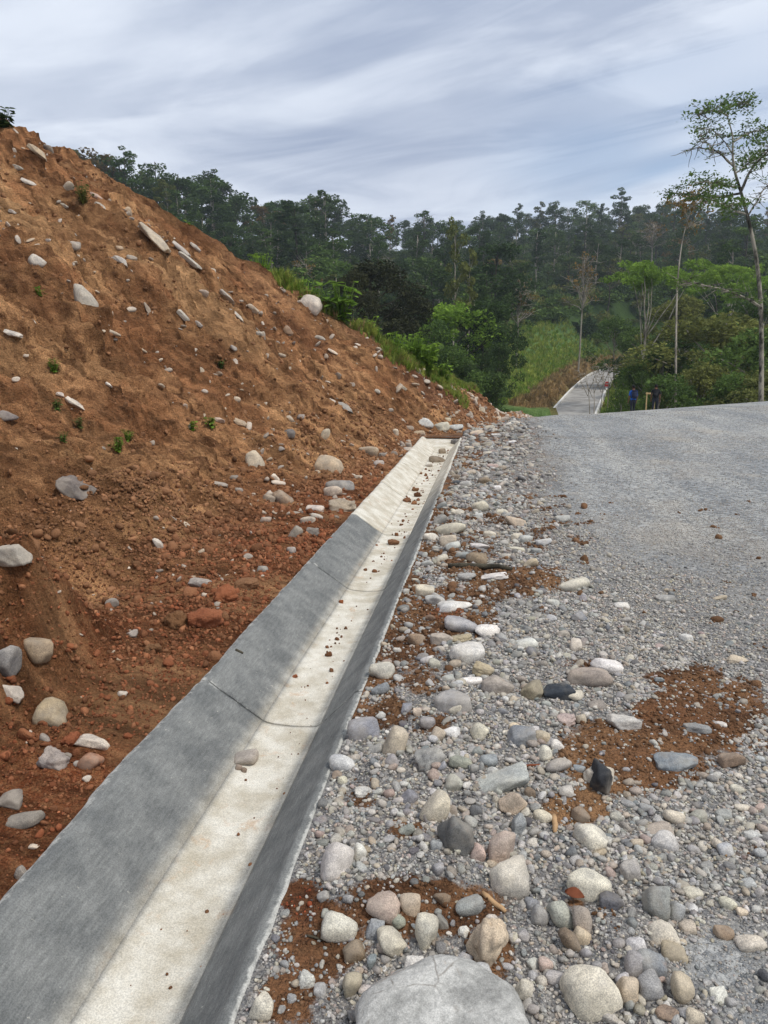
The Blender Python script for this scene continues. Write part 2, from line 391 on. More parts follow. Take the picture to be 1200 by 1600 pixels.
M = dict(slope=mat_slope(), clod=mat_clod(), lump=mat_clod_obj(), stone=mat_stone(), pebble=mat_pebble(), ground=mat_ground(), concrete=mat_concrete(),
         terrain=mat_terrain(), farroad=mat_farroad(),
         kerb=mat_plain('white_kerb', (214, 210, 202), .8, .12, 1.),
         leaf_dark=mat_leaf('leaf_dark', (70, 90, 58)), leaf_mid=mat_leaf('leaf_mid', (86, 110, 64)), leaf_olive=mat_leaf('leaf_olive', (104, 112, 70)),
         leaf_bright=mat_leaf('leaf_bright', (116, 146, 70), .15, .4), leaf_black=mat_leaf('leaf_black', (64, 68, 54), .12, .15), leaf_brown=mat_leaf('leaf_brown', (124, 106, 68)),
         leaf_fresh=mat_leaf('leaf_fresh', (118, 150, 70), .2, .4), grass=mat_leaf('grass_blade', (152, 166, 92), .3, .35), drygrass=mat_leaf('dry_grass', (160, 140, 108), .2, .2),
         bark_pale=mat_bark('bark_pale', (168, 158, 142), (110, 102, 88)), bark_dark=mat_bark('bark_dark', (84, 78, 64), (44, 40, 32)), bark_moss=mat_bark('bark_moss', (150, 142, 126), (40, 38, 28)),
         wood=mat_plain('timber', (188, 160, 112), .8), drywood=mat_plain('dry_wood', (176, 142, 104), .85), deadleaf=mat_plain('dead_leaf', (118, 66, 42), .8))

# ------------------------------------------------------------------ the lie of the land
SLOPE = .0254
XL, XR = -1.48, -.605            # outer lips of the drain
YEND = 15.8
def road_z(x, y):
    """gravel platform: rises gently to a crest, then falls away"""
    x = np.asarray(x, float); y = np.asarray(y, float)
    yc = 14.6 + .75 * np.clip(x, 0, 14)
    t = np.maximum(y - yc, 0); tm = 19.
    z = SLOPE * y - .0037 * np.minimum(t, tm) ** 2 - .0037 * 2 * tm * np.maximum(t - tm, 0)
    return z + .02 * np.clip(x - 1, 0, 12) * sst(6, 20, y)
def ground_noise(x, y):
    sh = 1 - sst(.2, 1.4, x - .09 * np.maximum(y - 4, 0))       # 1 on the shoulder, 0 on the road
    near = sst(9, 5, y)
    a = .014 + .05 * sh + .016 * near
    n = a * fbm(x * 1.3, y * 1.3, 4, 3) + (.018 * sh + .012 * near + .004) * fbm(x * 7, y * 7, 3, 9)
    lip = sst(.30, .0, x - XR)
    return n * (1 - .7 * lip) - .002 * lip * (y < YEND + .3) - .010 * (1 - lip) + .05 * sh * (1 - lip) * .6
def ground_z(x, y): return road_z(x, y) + ground_noise(x, y)

TOE = np.array([[-2, -2.6], [1.5, -2.7], [3, -2.75], [5, -2.65], [7, -2.45], [9, -2.2], [11, -1.95], [13, -1.7], [15, -1.62], [16.4, -1.4], [17.3, -.75], [18.2, -.35], [20, .1], [21.8, .45], [25, 1.0], [30, 1.6], [46, 3.]])
def toe_x(y): return np.interp(y, TOE[:, 0], TOE[:, 1])
def foot_z(y):
    return road_z(np.maximum(toe_x(y), -1.) + .2, y)
def slope_rise(d, y):
    """height gained d metres into the hill from the toe"""
    d = np.maximum(d, 0)
    k = 1.3 * sst(14, 6, y) + .25
    tan = .84
    return tan * (np.sqrt(d * d + k * k) - k) + .0 * d
CROWN_PX = [(0, 188), (60, 218), (150, 262), (225, 305), (300, 352), (370, 395), (430, 432), (480, 468), (540, 508), (600, 545), (660, 573), (700, 589), (730, 606), (765, 629), (790, 648)]
def crown_points():
    out = []
    for px, py in CROWN_PX:
        d = ray(px, py); t = np.linspace(3, 45, 4000); p = CP + t[:, None] * d
        f = p[:, 2] - (foot_z(p[:, 1]) + slope_rise(toe_x(p[:, 1]) - p[:, 0], p[:, 1]))
        k = np.argmax(f < 0)
        if f.min() < 0: out.append((p[k, 1], toe_x(p[k, 1]) - p[k, 0], p[k, 0], p[k, 2]))
    return np.array(out)
CROWN = crown_points()
_o = np.argsort(CROWN[:, 0]); CROWN_S = CROWN[_o]
def crown_d(y):
    return np.interp(y, CROWN_S[:, 0], CROWN_S[:, 1])

def build_slope():
    ys = [-.6]
    while ys[-1] < 34: ys.append(ys[-1] + max(.016, .0042 * max(ys[-1], 0) + .004))
    ys = np.array(ys); n = len(ys)
    u0 = -np.linspace(1, 0, 60) ** 1.0                       # bench, from the drain lip to the toe
    u1 = np.linspace(0, 1, 420)[1:] ** 1.18                  # face, toe to crown
    u2 = np.linspace(0, 1, 30)[1:]                           # behind the crown
    Y = ys[:, None]
    xt = toe_x(ys)[:, None]
    bench = np.where(ys < YEND + .3, xt[:, 0] - (XL + .012), -.3)[:, None]
    bench = -np.maximum(-bench, .06)
    dc = np.maximum(crown_d(ys), .4)[:, None]
    D = np.concatenate([(-u0[None, :]) * bench, u1[None, :] * dc, dc + u2[None, :] * 7], 1)
    Y = np.repeat(Y, D.shape[1], 1)
    X = xt - D
    Dd = np.minimum(D, dc)
    over = np.maximum(D - dc, 0)
    base = foot_z(Y) - .05 * sst(0, -.25, D) * (Y > YEND)
    Z = base + slope_rise(Dd, Y) - .12 * over - .05 * over ** 2 * .3
    b = Dd
    up = sst(-.2, 1.2, D); far = sst(1.2, 3.2, D)
    nz = .24 * up * fbm(Y / 2.6, b / 2.2, 4, 21) * sst(0, 3, D)
    nz = nz + .38 * far * (.2 - np.abs(fbm(Y / .62 + b * .22, b / 2.6, 5, 31, .6))) + .16 * up * (.2 - np.abs(fbm(Y / .26 + b * .3, b / .75, 4, 35, .6)))
    nz = nz + .17 * up * fbm(Y / .7, b / .55, 4, 41)
    nz = nz + .11 * up * (.22 - np.abs(fbm(Y / .15 + b * .5, b / .42, 4, 37, .65))) + .10 * far * sst(-.05, .12, fbm(Y / .5, b / .9, 4, 38)) * (.5 + fbm(Y / .12, b / .2, 3, 39))
    cl = fbm(Y / .16, b / .16, 4, 51, .6)
    nz = nz + (.03 + .075 * up) * cl
    nz = nz + .05 * up * np.maximum(fbm(Y / .35, b / .35, 3, 61), 0.05)
    nz = nz * sst(-1.3, -.6, np.minimum(D, 0) * 0 + D) + .02 * fbm(X * 5, Y * 5, 3, 71)
    nz = nz + .05 * sst(0, -.5, D) * 0
    # spoil bulging out of the foot of the cut close by, and a little hollow beyond it
    nz = nz + .62 * np.exp(-(((Y - 3.15) / .75) ** 2 + ((X + 2.72) / .48) ** 4)) * (1 + .7 * fbm(Y * 2.5, X * 2.5, 4, 81)) + .10 * np.exp(-(((Y - 2.6) / 1.2) ** 2 + ((X + 2.4) / .5) ** 2)) * np.abs(fbm(Y * 6, X * 6, 3, 82)) * 3
    nz = nz + .30 * np.exp(-(((Y - 6.3) / 1.6) ** 2 + ((X + 3.5) / .6) ** 2)) - .22 * np.exp(-(((Y - 4.9) / .6) ** 2 + ((X + 3.0) / .6) ** 2))
    nz = nz + .30 * np.exp(-(((Y - 3.3) / .35) ** 2 + ((X + 2.85) / .35) ** 2)) + .22 * np.exp(-(((Y - 2.1) / .3) ** 2 + ((X + 2.35) / .25) ** 2))
    lipf = sst(.02, .25, XL - X) if False else sst(.0, .30, XL - X)
    nz = nz * np.where(Y < YEND, .25 + .75 * lipf, 1.)
    # push out along the face normal
    nx = .62 * up; nzc = 1 - .25 * up
    X2 = X + nz * nx; Z2 = Z + nz * nzc - np.where(Y < YEND, .025 * (1 - lipf), 0)
    me = grid_mesh('slope', X2, Y, Z2, flip=True)
    red = np.clip(sst(.9, -.6, D) * sst(13, 8, Y) * (.8 + .9 * fbm(X * 1.6, Y * 1.6, 4, 5)) + .5 * sst(.1, .35, fbm(Y / 1.7, b / 1.7, 3, 6)) * sst(4, 0, D), 0, 1)
    pale = np.clip(sst(.14, .42, fbm(Y / 1.1 + b * .2, b / 2.8, 5, 15)) * far * .8 + .5 * sst(.1, .4, fbm(X * 1.2, Y * 1.2, 4, 16)) * sst(1.5, 0, D), 0, 1)
    purple = np.clip(sst(15, 20, Y) * sst(-.25, .2, fbm(Y / .5, b / 3, 3, 17)), 0, 1)
    attr(me, 'red', red); attr(me, 'pale', pale); attr(me, 'purple', purple)
    o = obj('slope', me, M['slope']); tag(o, 'bare brown earth cut slope rising left of the drain', 'slope', kind='structure')
    return o, np.stack([X2, Y, Z2], -1), D
slope_o, SG, SD = build_slope()

GPATCH = [(790, 908, 105, 26, 1), (690, 955, 85, 42, 1), (640, 1000, 55, 34, 1), (1100, 1120, 120, 62, 1), (985, 1185, 125, 66, 1), (900, 1262, 62, 30, 1), (605, 1110, 40, 30, .7), (660, 1415, 130, 50, 1),
          (500, 1470, 75, 70, 1), (765, 1490, 40, 46, .9), (450, 1560, 50, 50, .8), (640, 1295, 40, 18, .8), (560, 1255, 30, 16, .6), (745, 690, 70, 12, .8), (735, 720, 40, 22, .8), (1070, 1062, 70, 26, .8), (1190, 1140, 60, 50, .7),
          (700, 880, 60, 24, .7), (1160, 1330, 40, 24, .5), (470, 1405, 34, 34, 1), (680, 1130, 36, 22, .6), (905, 1040, 40, 14, .5), (1060, 905, 90, 12, .3), (650, 1060, 40, 30, .6), (900, 1410, 18, 14, .6)]
def ell(px, py, L):
    o = np.zeros_like(px)
    for cx, cy, rx, ry, s in L:
        o = np.maximum(o, s * sst(1.5, .4, np.sqrt(((px - cx) / rx) ** 2 + ((py - cy) / ry) ** 2)))
    return o
def ground_masks(x, y, z):
    px, py = proj(np.stack([x, y, z], -1))
    dirt = ell(px, py, GPATCH)
    strip = sst(.38, .02, x - XR) * sst(2.6, 3.4, y) * .8            # earth spilt along the lip
    far = sst(13, 17, y) * sst(.6, -.4, x - .02 * y) * .8
    sh = .40 * sst(1.1, .3, x - .05 * np.maximum(y - 4, 0)) * sst(4, 6, y)
    dirt = np.maximum(np.maximum(dirt * 1.05, sh), np.maximum(strip * sst(14, 9, y), far))
    fine = sst(3.9, 8.2, y + .7 * (x - 1) + 1.6 * fbm(x * .9, y * .9, 4, 63)) * sst(.15, 1.1, x - .02 * y + .5 * fbm(x, y, 3, 64))
    fine = np.maximum(fine, ell(px, py, [(1135, 1500, 70, 60, .9), (1190, 1590, 60, 40, .8)]))
    red = ell(px, py, [(468, 1408, 34, 32, 1.), (425, 1500, 20, 14, .9), (700, 960, 30, 10, .5)])
    return dirt, fine, red
def build_ground():
    ys = [.55]
    while ys[-1] < 62: ys.append(ys[-1] + max(.016, .0075 * ys[-1]))
    ys = np.array(ys)
    xl = np.where(ys < YEND, XR - .004, -4.)
    w = np.maximum(1.6, .52 * ys + 1.6) + 3 * sst(20, 40, ys)
    u = np.linspace(0, 1, 360) ** 1.15
    X = xl[:, None] + u[None, :] * (w - xl)[:, None]
    Y = np.repeat(ys[:, None], X.shape[1], 1)
    Z = ground_z(X, Y)
    me = grid_mesh('ground', X, Y, Z)
    d, f, r = ground_masks(X, Y, Z)
    attr(me, 'dirt', d); attr(me, 'fine', f); attr(me, 'red', r)
    o = obj('ground', me, M['ground']); tag(o, 'grey gravel road and stony shoulder right of the drain', 'ground', kind='structure')
    return o
ground_o = build_ground()

# ---- far hill, valley and the road beyond
FR = [(880, 662, 66), (893, 650, 72), (903, 634, 80), (916, 614, 93), (930, 597, 108), (943, 585, 122), (958, 578, 133), (980, 574.5, 142), (1010, 573, 150), (1060, 572, 158)]
FRP = np.array([P(*q) for q in FR])
def road_path():
    t = np.arange(len(FRP)); tt = np.linspace(0, len(FRP) - 1, 90)
    pts = np.stack([np.interp(tt, t, FRP[:, k]) for k in range(3)], -1)
    for _ in range(12): pts[1:-1] = (pts[:-2] + 2 * pts[1:-1] + pts[2:]) / 4
    return pts
RP = road_path()
RIDGE = np.array([(-200, 215, 150), (100, 235, 150), (170, 262, 160), (215, 262, 165), (250, 280, 170), (300, 292, 180), (345, 300, 190), (400, 325, 210), (440, 332, 225), (510, 328, 245), (560, 346, 260), (640, 352, 285), (700, 350, 300), (760, 348, 320),
                  (800, 340, 330), (850, 344, 335), (900, 338, 335), (955, 335, 335), (1000, 344, 330), (1060, 342, 330), (1100, 352, 330), (1150, 352, 330), (1200, 362, 330), (1400, 370, 330), (1700, 380, 330)])
def _az(px): d = ray(px, 590); return math.atan2(d[0], d[1])
RAZ = np.array([_az(q[0]) for q in RIDGE]); RD = RIDGE[:, 2]
RZ = np.array([P(q[0], q[1], q[2])[2] for q in RIDGE]) - 15
def far_z(x, y):
    x = np.asarray(x, float); y = np.asarray(y, float)
    r = np.hypot(x, y); az = np.arctan2(x, y)
    rd = np.interp(az, RAZ, RD); rz = np.interp(az, RAZ, RZ)
    r0 = 62.
    t = (r - r0) / (rd - r0); tc = np.clip(t, 0, 1)
    z = -5 + (rz + 5) * (tc * .78 + .22 * tc * tc) - np.maximum(t - 1, 0) * 45 + 2.6 * fbm(x / 35, y / 35, 4, 91) * np.clip(t * 4, 0, 1)
    z = z - 1.5 * sst(60, 30, r)
    # cut the road into it
    dm = np.full(np.broadcast(x, y).shape, 1e9); rzz = np.zeros_like(dm); sd = np.zeros_like(dm)
    for i in range(0, len(RP), 2):
        q = RP[i]; nx = RP[min(i + 1, len(RP) - 1)] - RP[max(i - 1, 0)]
        d = np.hypot(x - q[0], y - q[1]); k = d < dm
        dm = np.where(k, d, dm); rzz = np.where(k, q[2], rzz)
        sd = np.where(k, (x - q[0]) * nx[1] - (y - q[1]) * nx[0], sd)      # >0 right of the road
    w = sst(15, 3.2, dm)
    bank = np.where(sd < 0, 2.0 * sst(2.6, 5.0, dm) * sst(12, 6.5, dm), .5 * sst(2.6, 5, dm) * sst(12, 6, dm))
    return z * (1 - w) + (rzz - .25) * w + bank, dm, sd
def build_terrain():
    a = np.linspace(R(-75), R(75), 300); r = [30.]
    while r[-1] < 480: r.append(r[-1] + max(1.2, .014 * r[-1]))
    while r[-1] < 1100: r.append(r[-1] * 1.12)
    r = np.array(r); A, Q = np.meshgrid(a, r); X = Q * np.sin(A); Y = Q * np.cos(A)
    Z, dm, sd = far_z(X, Y)
    Z = np.maximum(Z, -60)
    Z = np.where(Q < 62, np.minimum(Z, road_z(X, Y) - .5 - .02 * np.maximum(Q - 30, 0)), Z)
    me = grid_mesh('terrain', X, Y, Z, flip=True)
    px, py = proj(np.stack([X, Y, Z], -1))
    cl = ell(px, py, [(835, 590, 75, 80, 1), (800, 640, 40, 40, 1), (905, 535, 40, 26, .6), (870, 540, 50, 30, .8), (1045, 460, 30, 14, .8)]) * (Q < 240)
    dry = sst(5.6, 4.2, dm) * (sd < 0) * sst(1.8, 3.2, dm); dry = np.maximum(dry, .8 * sst(6, 3, dm) * (sd > 0))
    pale = ell(px, py, [(1140, 556, 26, 5, 1)]) * (Q < 140)
    attr(me, 'clear', cl); attr(me, 'dry', np.clip(dry, 0, 1)); attr(me, 'pale', pale)
    o = obj('terrain', me, M['terrain']); tag(o, 'green valley side rising to the wooded ridge', 'terrain', kind='structure')
build_terrain()
def build_far_road():
    t = np.gradient(RP, axis=0); n = np.stack([t[:, 1], -t[:, 0]], -1); n /= np.linalg.norm(n, axis=1)[:, None]
    U = np.linspace(-2.1, 2.1, 9); X = RP[:, 0:1] + n[:, 0:1] * U; Y = RP[:, 1:2] + n[:, 1:2] * U; Z = np.repeat(RP[:, 2:3], 9, 1) - .01 * U ** 2
    o = obj('road', grid_mesh('road', X, Y, Z), M['farroad']); tag(o, 'pale concrete road climbing the far side of the valley', 'road', kind='structure')
    for s in (-1, 1):
        V = []; sec = [(2.1, -.3), (2.1, .22), (2.32, .22), (2.45, -.3)]
        for i in range(len(RP)):
            for a, h in sec: V.append([RP[i, 0] + n[i, 0] * a * s, RP[i, 1] + n[i, 1] * a * s, RP[i, 2] - .04 + h])
        q = [[i * 4 + j, i * 4 + j + 1, i * 4 + j + 5, i * 4 + j + 4] for i in range(len(RP) - 1) for j in range(3)]
        obj('kerb', raw_mesh('kerb', np.array(V), q, smooth=False), M['kerb'], o)
build_far_road()

# ------------------------------------------------------------------ the concrete drain
def build_drain():
    root = empty('drain', (0, 0, 0)); tag(root, 'long trapezoidal concrete drainage channel between the earth slope and gravel road', 'drain')
    joints = [-.6, 1.28, 3.45, 5.73, 7.68, 9.75, 11.8, 13.9, YEND]
    for k in range(len(joints) - 1):
        y0, y1 = joints[k] + .006, joints[k + 1] - .006
        m = max(8, int((y1 - y0) / .03)); ys = np.linspace(y0, y1, m)
        secs = {'left_wall': [(-1.40, -.42), (-1.53, -.30), (XL - .015, -.03), (XL, 0.0), (-1.462, .010), (-1.425, .008), (-1.414, .001), (-1.36, -.037), (-1.29, -.085), (-1.22, -.135), (-1.165, -.172), (-1.140, -.190), (-1.140, -.42)],
                'floor': [(-1.140, -.42), (-1.140, -.190), (-1.12, -.198), (-1.08, -.206), (-.985, -.210), (-.89, -.206), (-.85, -.199), (-.832, -.190), (-.832, -.42)],
                'right_wall': [(-.832, -.42), (-.832, -.190), (-.81, -.168), (-.77, -.128), (-.72, -.078), (-.668, -.026), (-.648, .001), (-.638, .007), (-.614, .006), (XR, -.008), (XR + .02, -.06), (-.53, -.42)]}
        for name, sec in secs.items():
            sec = np.array(sec); X = np.repeat(sec[None, :, 0], m, 0); Zr = np.repeat(sec[None, :, 1], m, 0); Y = np.repeat(ys[:, None], len(sec), 1)
            # ragged outer edges and slightly wavy faces; edges of each bay crumble a little
            wob = .012 * fbm(Y * 3, X * 0, 4, 7) + .006 * fbm(Y * 17, X * 0, 3, 8)
            outer = np.zeros_like(X)
            if name == 'left_wall': outer = sst(-1.43, XL, X) * (Zr > -.1)
            if name == 'right_wall': outer = sst(-.645, XR, X) * (Zr > -.1)
            X = X + outer * wob * (1 if name == 'left_wall' else .8) + .004 * fbm(Y * 1.1, Zr * 3, 2, 12)
            if name == 'left_wall':      # the lip widens in a rough collar near the second bay
                X = X - .012 * outer * (sst(2.25, 2.45, Y) * sst(3.0, 2.55, Y))
            Zr = Zr + .004 * fbm(Y * 1.3, X * 4, 3, 14) * (Zr > -.4) + .004 * outer * fbm(Y * 9, X * 20, 3, 15)
            ch = np.exp(-np.minimum(Y - y0, y1 - Y) / .012) * .006 * (Zr > -.3); Zr = Zr - ch * (1 + fbm(Y * 60, X * 25, 2, 16))
            Z = Zr + SLOPE * Y
            me = grid_mesh(name, X, Y, Z)
            # close the two ends
            bm = bmesh.new(); bm.from_mesh(me); bm.verts.ensure_lookup_table(); L = len(sec)
            for r in (0, m - 1): bm.faces.new([bm.verts[r * L + j] for j in range(L)])
            bmesh.ops.recalc_face_normals(bm, faces=bm.faces); bm.to_mesh(me); bm.free()
            w = np.exp(-((X + 1.0) / .15) ** 4) if name == 'floor' else sst(-1.215, -1.14, X) * .5 if name == 'left_wall' else sst(-.80, -.84, X) * .5
            if name == 'floor': w = np.maximum(w, .3 + 0 * X)
            farw = sst(7.4 + .25, 7.7, Y) if name != 'right_wall' else sst(6.5, 12, Y) * .8
            attr(me, 'cream', np.clip(np.maximum(w, farw), 0, 1))
            e = outer * .75 + .35 * np.exp(-((X + 1.416) / .006) ** 2) * (name == 'left_wall') + .5 * np.exp(-np.minimum(Y - y0, y1 - Y) / .012)
            if name == 'right_wall': e = e * .8 + .2 * sst(-.64, -.61, X)
            attr(me, 'edge', e * (Zr > -.3))
            nm = {'left_wall': 'wall_panel', 'floor': 'floor_panel', 'right_wall': 'wall_panel'}[name]
            obj(nm, me, M['concrete'], root)
    # the channel stops against a sloping end slab
    xs = np.array([-1.47, -1.42, -1.30, -1.15, -1.0, -.85, -.70, -.62]); ds = np.array([0, .05, .3, .6, .9, 1.1, 1.3]); X, Dy = np.meshgrid(xs, ds); Y = YEND - .95 + Dy
    Z = SLOPE * Y + np.interp(Dy, [0, .3, .6, .9, 1.1, 1.3], [-.23, -.17, -.09, -.03, -.012, -.05]) + .008 * fbm(X * 9, Y * 9, 3, 3)
    me = grid_mesh('end_slab', X, Y, Z); attr(me, 'cream', 1 + 0 * X); attr(me, 'edge', 0 * X); o = obj('end_slab', me, M['concrete'], root)
    so_ = o.modifiers.new('thick', 'SOLIDIFY'); so_.thickness = .12; so_.offset = -1
    return root
drain_o = build_drain()
bpy.context.view_layer.update()
DRAIN_M = [c for c in drain_o.children]

def cast(px, py, objs):
    """first of the given surfaces met along a photo pixel's ray"""
    d = Vector(ray(px, py)).normalized(); best = None
    for o in objs:
        ok, loc, nrm, _ = o.ray_cast(Vector(CP), d, distance=80)
        if ok:
            t = (loc - Vector(CP)).length
            if best is None or t < best[0]: best = (t, loc, nrm)
    return best
SURF = [slope_o, ground_o] + DRAIN_M

# ------------------------------------------------------------------ stones
def ico(sub):
    bm = bmesh.new(); bmesh.ops.create_icosphere(bm, subdivisions=sub, radius=1)
    V = np.array([v.co[:] for v in bm.verts]); T = np.array([[v.index for v in f.verts] for f in bm.faces]); bm.free(); return V, T
ICO = {k: ico(k) for k in (2, 3, 4, 5)}
def noise3(V, f, seed, o=3):
    return (fbm(V[:, 0] * f + V[:, 2] * f * .7, V[:, 1] * f - V[:, 2] * f * .4, o, seed) + fbm(V[:, 2] * f + 7, V[:, 0] * f * .8 - V[:, 1] * f * .6 + 3, o, seed + 50)) * .5
def rock_mesh(name, seed, kind, sub=3):
    r = np.random.default_rng(seed); V, T = ICO[sub]
    nP, sh, jit, rough = {'round': (9, 11, .24, .06), 'cobble': (11, 18, .28, .07), 'angular': (11, 60, .32, .06), 'slab': (14, 80, .36, .07), 'lumpy': (14, 10, .25, .22), 'clod': (16, 12, .28, .26)}[kind]
    n = r.normal(size=(nP, 3)); n /= np.linalg.norm(n, axis=1)[:, None]
    n = np.concatenate([n, np.eye(3), -np.eye(3)]); d = 1 + r.uniform(-jit, jit * .6, len(n)); d[nP:] = 1 + r.uniform(-jit * .5, jit * .3, 6)
    q = V @ n.T / d
    rad = 1 / (np.log(np.exp(np.clip(q, -3, 3) * sh).sum(1)) / sh)
    rad = rad / rad.mean()
    rad = rad * (1 + rough * 2 * noise3(V, 1.6, seed) + rough * 1.2 * noise3(V, 4.5, seed + 9) + (.05 if kind in ('lumpy', 'clod') else .015) * noise3(V, 12, seed + 19))
    Q = V * rad[:, None]
    ext = (Q.max(0) - Q.min(0)) / 2; Q = (Q - (Q.max(0) + Q.min(0)) / 2) / ext
    return raw_mesh(name, Q, None, T, smooth=True)
KINDS = {}
for k, n in (('round', 8), ('cobble', 8), ('angular', 8), ('slab', 5), ('lumpy', 4), ('clod', 5)):
    KINDS[k] = [rock_mesh(k, 100 + 31 * i + len(k) * 7, k, 4 if k in ('angular', 'slab', 'lumpy', 'clod') else 3) for i in range(n)]
for k, L in KINDS.items():
    for me in L: me.materials.append(M['lump'] if k == 'clod' else M['stone'])

TINT = dict(cream=(214, 206, 188), white=(226, 222, 214), grey=(162, 161, 158), bluegrey=(146, 150, 152), darkgrey=(108, 109, 110), black=(62, 65, 69), tan=(200, 184, 160), brown=(140, 120, 100), pink=(196, 176, 162),
            green=(176, 177, 162), olive=(168, 155, 128), taupe=(170, 160, 148), palegrey=(196, 195, 190), purple=(154, 149, 149), rust=(168, 102, 68), earth=(134, 96, 68))
WORD = dict(cream='cream', white='whitish', grey='mid-grey', bluegrey='blue-grey', darkgrey='dark grey', black='black', tan='tan', brown='brown', pink='pinkish', green='greenish grey', olive='olive-brown', taupe='taupe', palegrey='pale grey', purple='purplish grey', rust='rust-red', earth='earth-brown')
SHAPE = dict(round='smooth rounded', cobble='blunt', angular='sharp-edged', slab='flat slab-like', lumpy='rough lumpy', clod='crumbly')

def zone(px, py):
    if py > 1340 and px > 960: return 'in the coarse gravel at the lower right corner'
    if py > 1340 and px > 790: return 'in the gravel right of the big boulder'
    if py > 1340 and px > 400: return 'on brown earth behind the big boulder'
    if px > 840 and 1040 < py <= 1260: return 'on the brown earth patch in the road'
    if px > 840 and py > 1260: return 'in the coarse gravel below the road earth patch'
    if px > 840 and py > 860: return 'on the fine road gravel above the earth patch'
    if px > 480 and 1200 < py <= 1340 : return 'in the gravel between drain and black shard'
    if px > 540 and 1085 < py <= 1200: return 'beside the drain below the white rounded cobble'
    if px > 560 and 930 < py <= 1085: return 'around the white rounded cobble by the drain'
    if px > 600 and 860 < py <= 930: return 'around the upper spill of brown earth'
    if px > 640 and 780 < py <= 860: return 'on the stony shoulder past the brown earth'
    if px > 690 and py <= 780: return 'on the shoulder near the far drain end'
    if px < 240 and py > 1050: return 'on red crumbly earth left of the drain'
    if px < 240 and py > 840: return 'stuck in the near bulge of the slope'
    if px < 420 and py > 840: return 'on bare earth beside the drain slab'
    if py > 690: return 'on loose earth beside the middle drain slabs'
    if px > 560 and py > 640: return 'piled above the far drain end'
    if py < 330: return 'near the top of the earth slope'
    if py < 500: return 'high on the earth slope'
    return 'halfway up the earth slope'
used_labels = {}
stone_no = 0
GROUPS = {}
def put_stone(px, py, w, h, tilt, kind, col, label=None, name=None, cat=None, sink=.28, mesh=None, fwd=None, objs=None):
    global stone_no
    hh = math.hypot(w * math.sin(R(tilt)), h * math.cos(R(tilt)))
    hit = cast(px, py + .32 * hh, objs or SURF)
    if hit is None: return None
    t, loc, nrm = hit
    dep = float((np.array(loc) - CP) @ fwv)
    r = random.Random(stone_no * 7 + 3)
    me = mesh or KINDS[kind][stone_no % len(KINDS[kind])]
    sx = w * dep / F / 2; sz = h * dep / F / 2
    if h > .95 * w and kind not in ('angular',): sz *= .92
    sy = fwd if fwd else (sx * sz) ** .5 * r.uniform(.85, 1.1)
    if kind == 'slab': sy = sx * .6
    # stone axes: x to the right of the view, y away along the ground, z up, then rolled by the tilt seen in the photo
    fx = Vector(rtv); fz = Vector((0, 0, 1)) * .8 + Vector(upv) * .2; fz.normalize(); fy = fz.cross(fx).normalized()
    B = Matrix((fx, fy, fz)).transposed()
    o = obj(name or ('earth_clod' if kind == 'clod' else 'boulder' if w > 120 else 'stone'), me)
    Rl = Matrix.Rotation(-R(tilt), 3, 'Y'); spin = Matrix.Rotation(r.choice([0, math.pi]), 3, 'Z') @ Matrix.Rotation(r.uniform(-.12, .12), 3, 'X')
    a = abs(math.cos(R(tilt))); b_ = abs(math.sin(R(tilt)))
    onslope = loc.x < XL - .02
    if onslope and kind != 'clod': sink = max(sink, .36)
    vs = math.hypot(sx * b_, sz * a)             # half height standing
    q = (B @ Rl @ spin)
    o.rotation_euler = q.to_euler(); o.scale = (sx, sy, sz)
    o.location = loc + nrm * 0 + Vector((0, 0, vs * (1 - 2 * sink))) + Vector(fy) * sy * .25
    c = np.array(TINT[col], float) + np.array([r.uniform(-10, 10)] * 3) + np.array([r.uniform(-4, 4), 0, r.uniform(-4, 4)])
    if onslope and kind != 'clod': c = c * .72 + np.array([168, 132, 100]) * .28
    o.color = (*lin(np.clip(c, 0, 255)), 1)
    stone_no += 1
    if label is None:
        size = 'tiny' if w < 18 else 'small' if w < 30 else 'fist-sized' if w < 46 else 'large'
        label = f'{size} {WORD[col]} {SHAPE[kind]} {"clod" if kind == "clod" else "stone"} {zone(px, py)}'
        g = 'loose stones and clods ' + zone(px, py)
    else: g = 'loose stones picked out by look'
    tag(o, label, cat or ('clod' if kind == 'clod' else 'stone'), g)
    return o

def put_all(txt):
    """rows: x y length thickness tilt kind colour | label"""
    for ln in txt.strip().splitlines():
        a, _, lab = ln.partition('|'); f = a.split()
        put_stone(*[float(q) for q in f[:5]], f[5], f[6], lab.strip() or None)

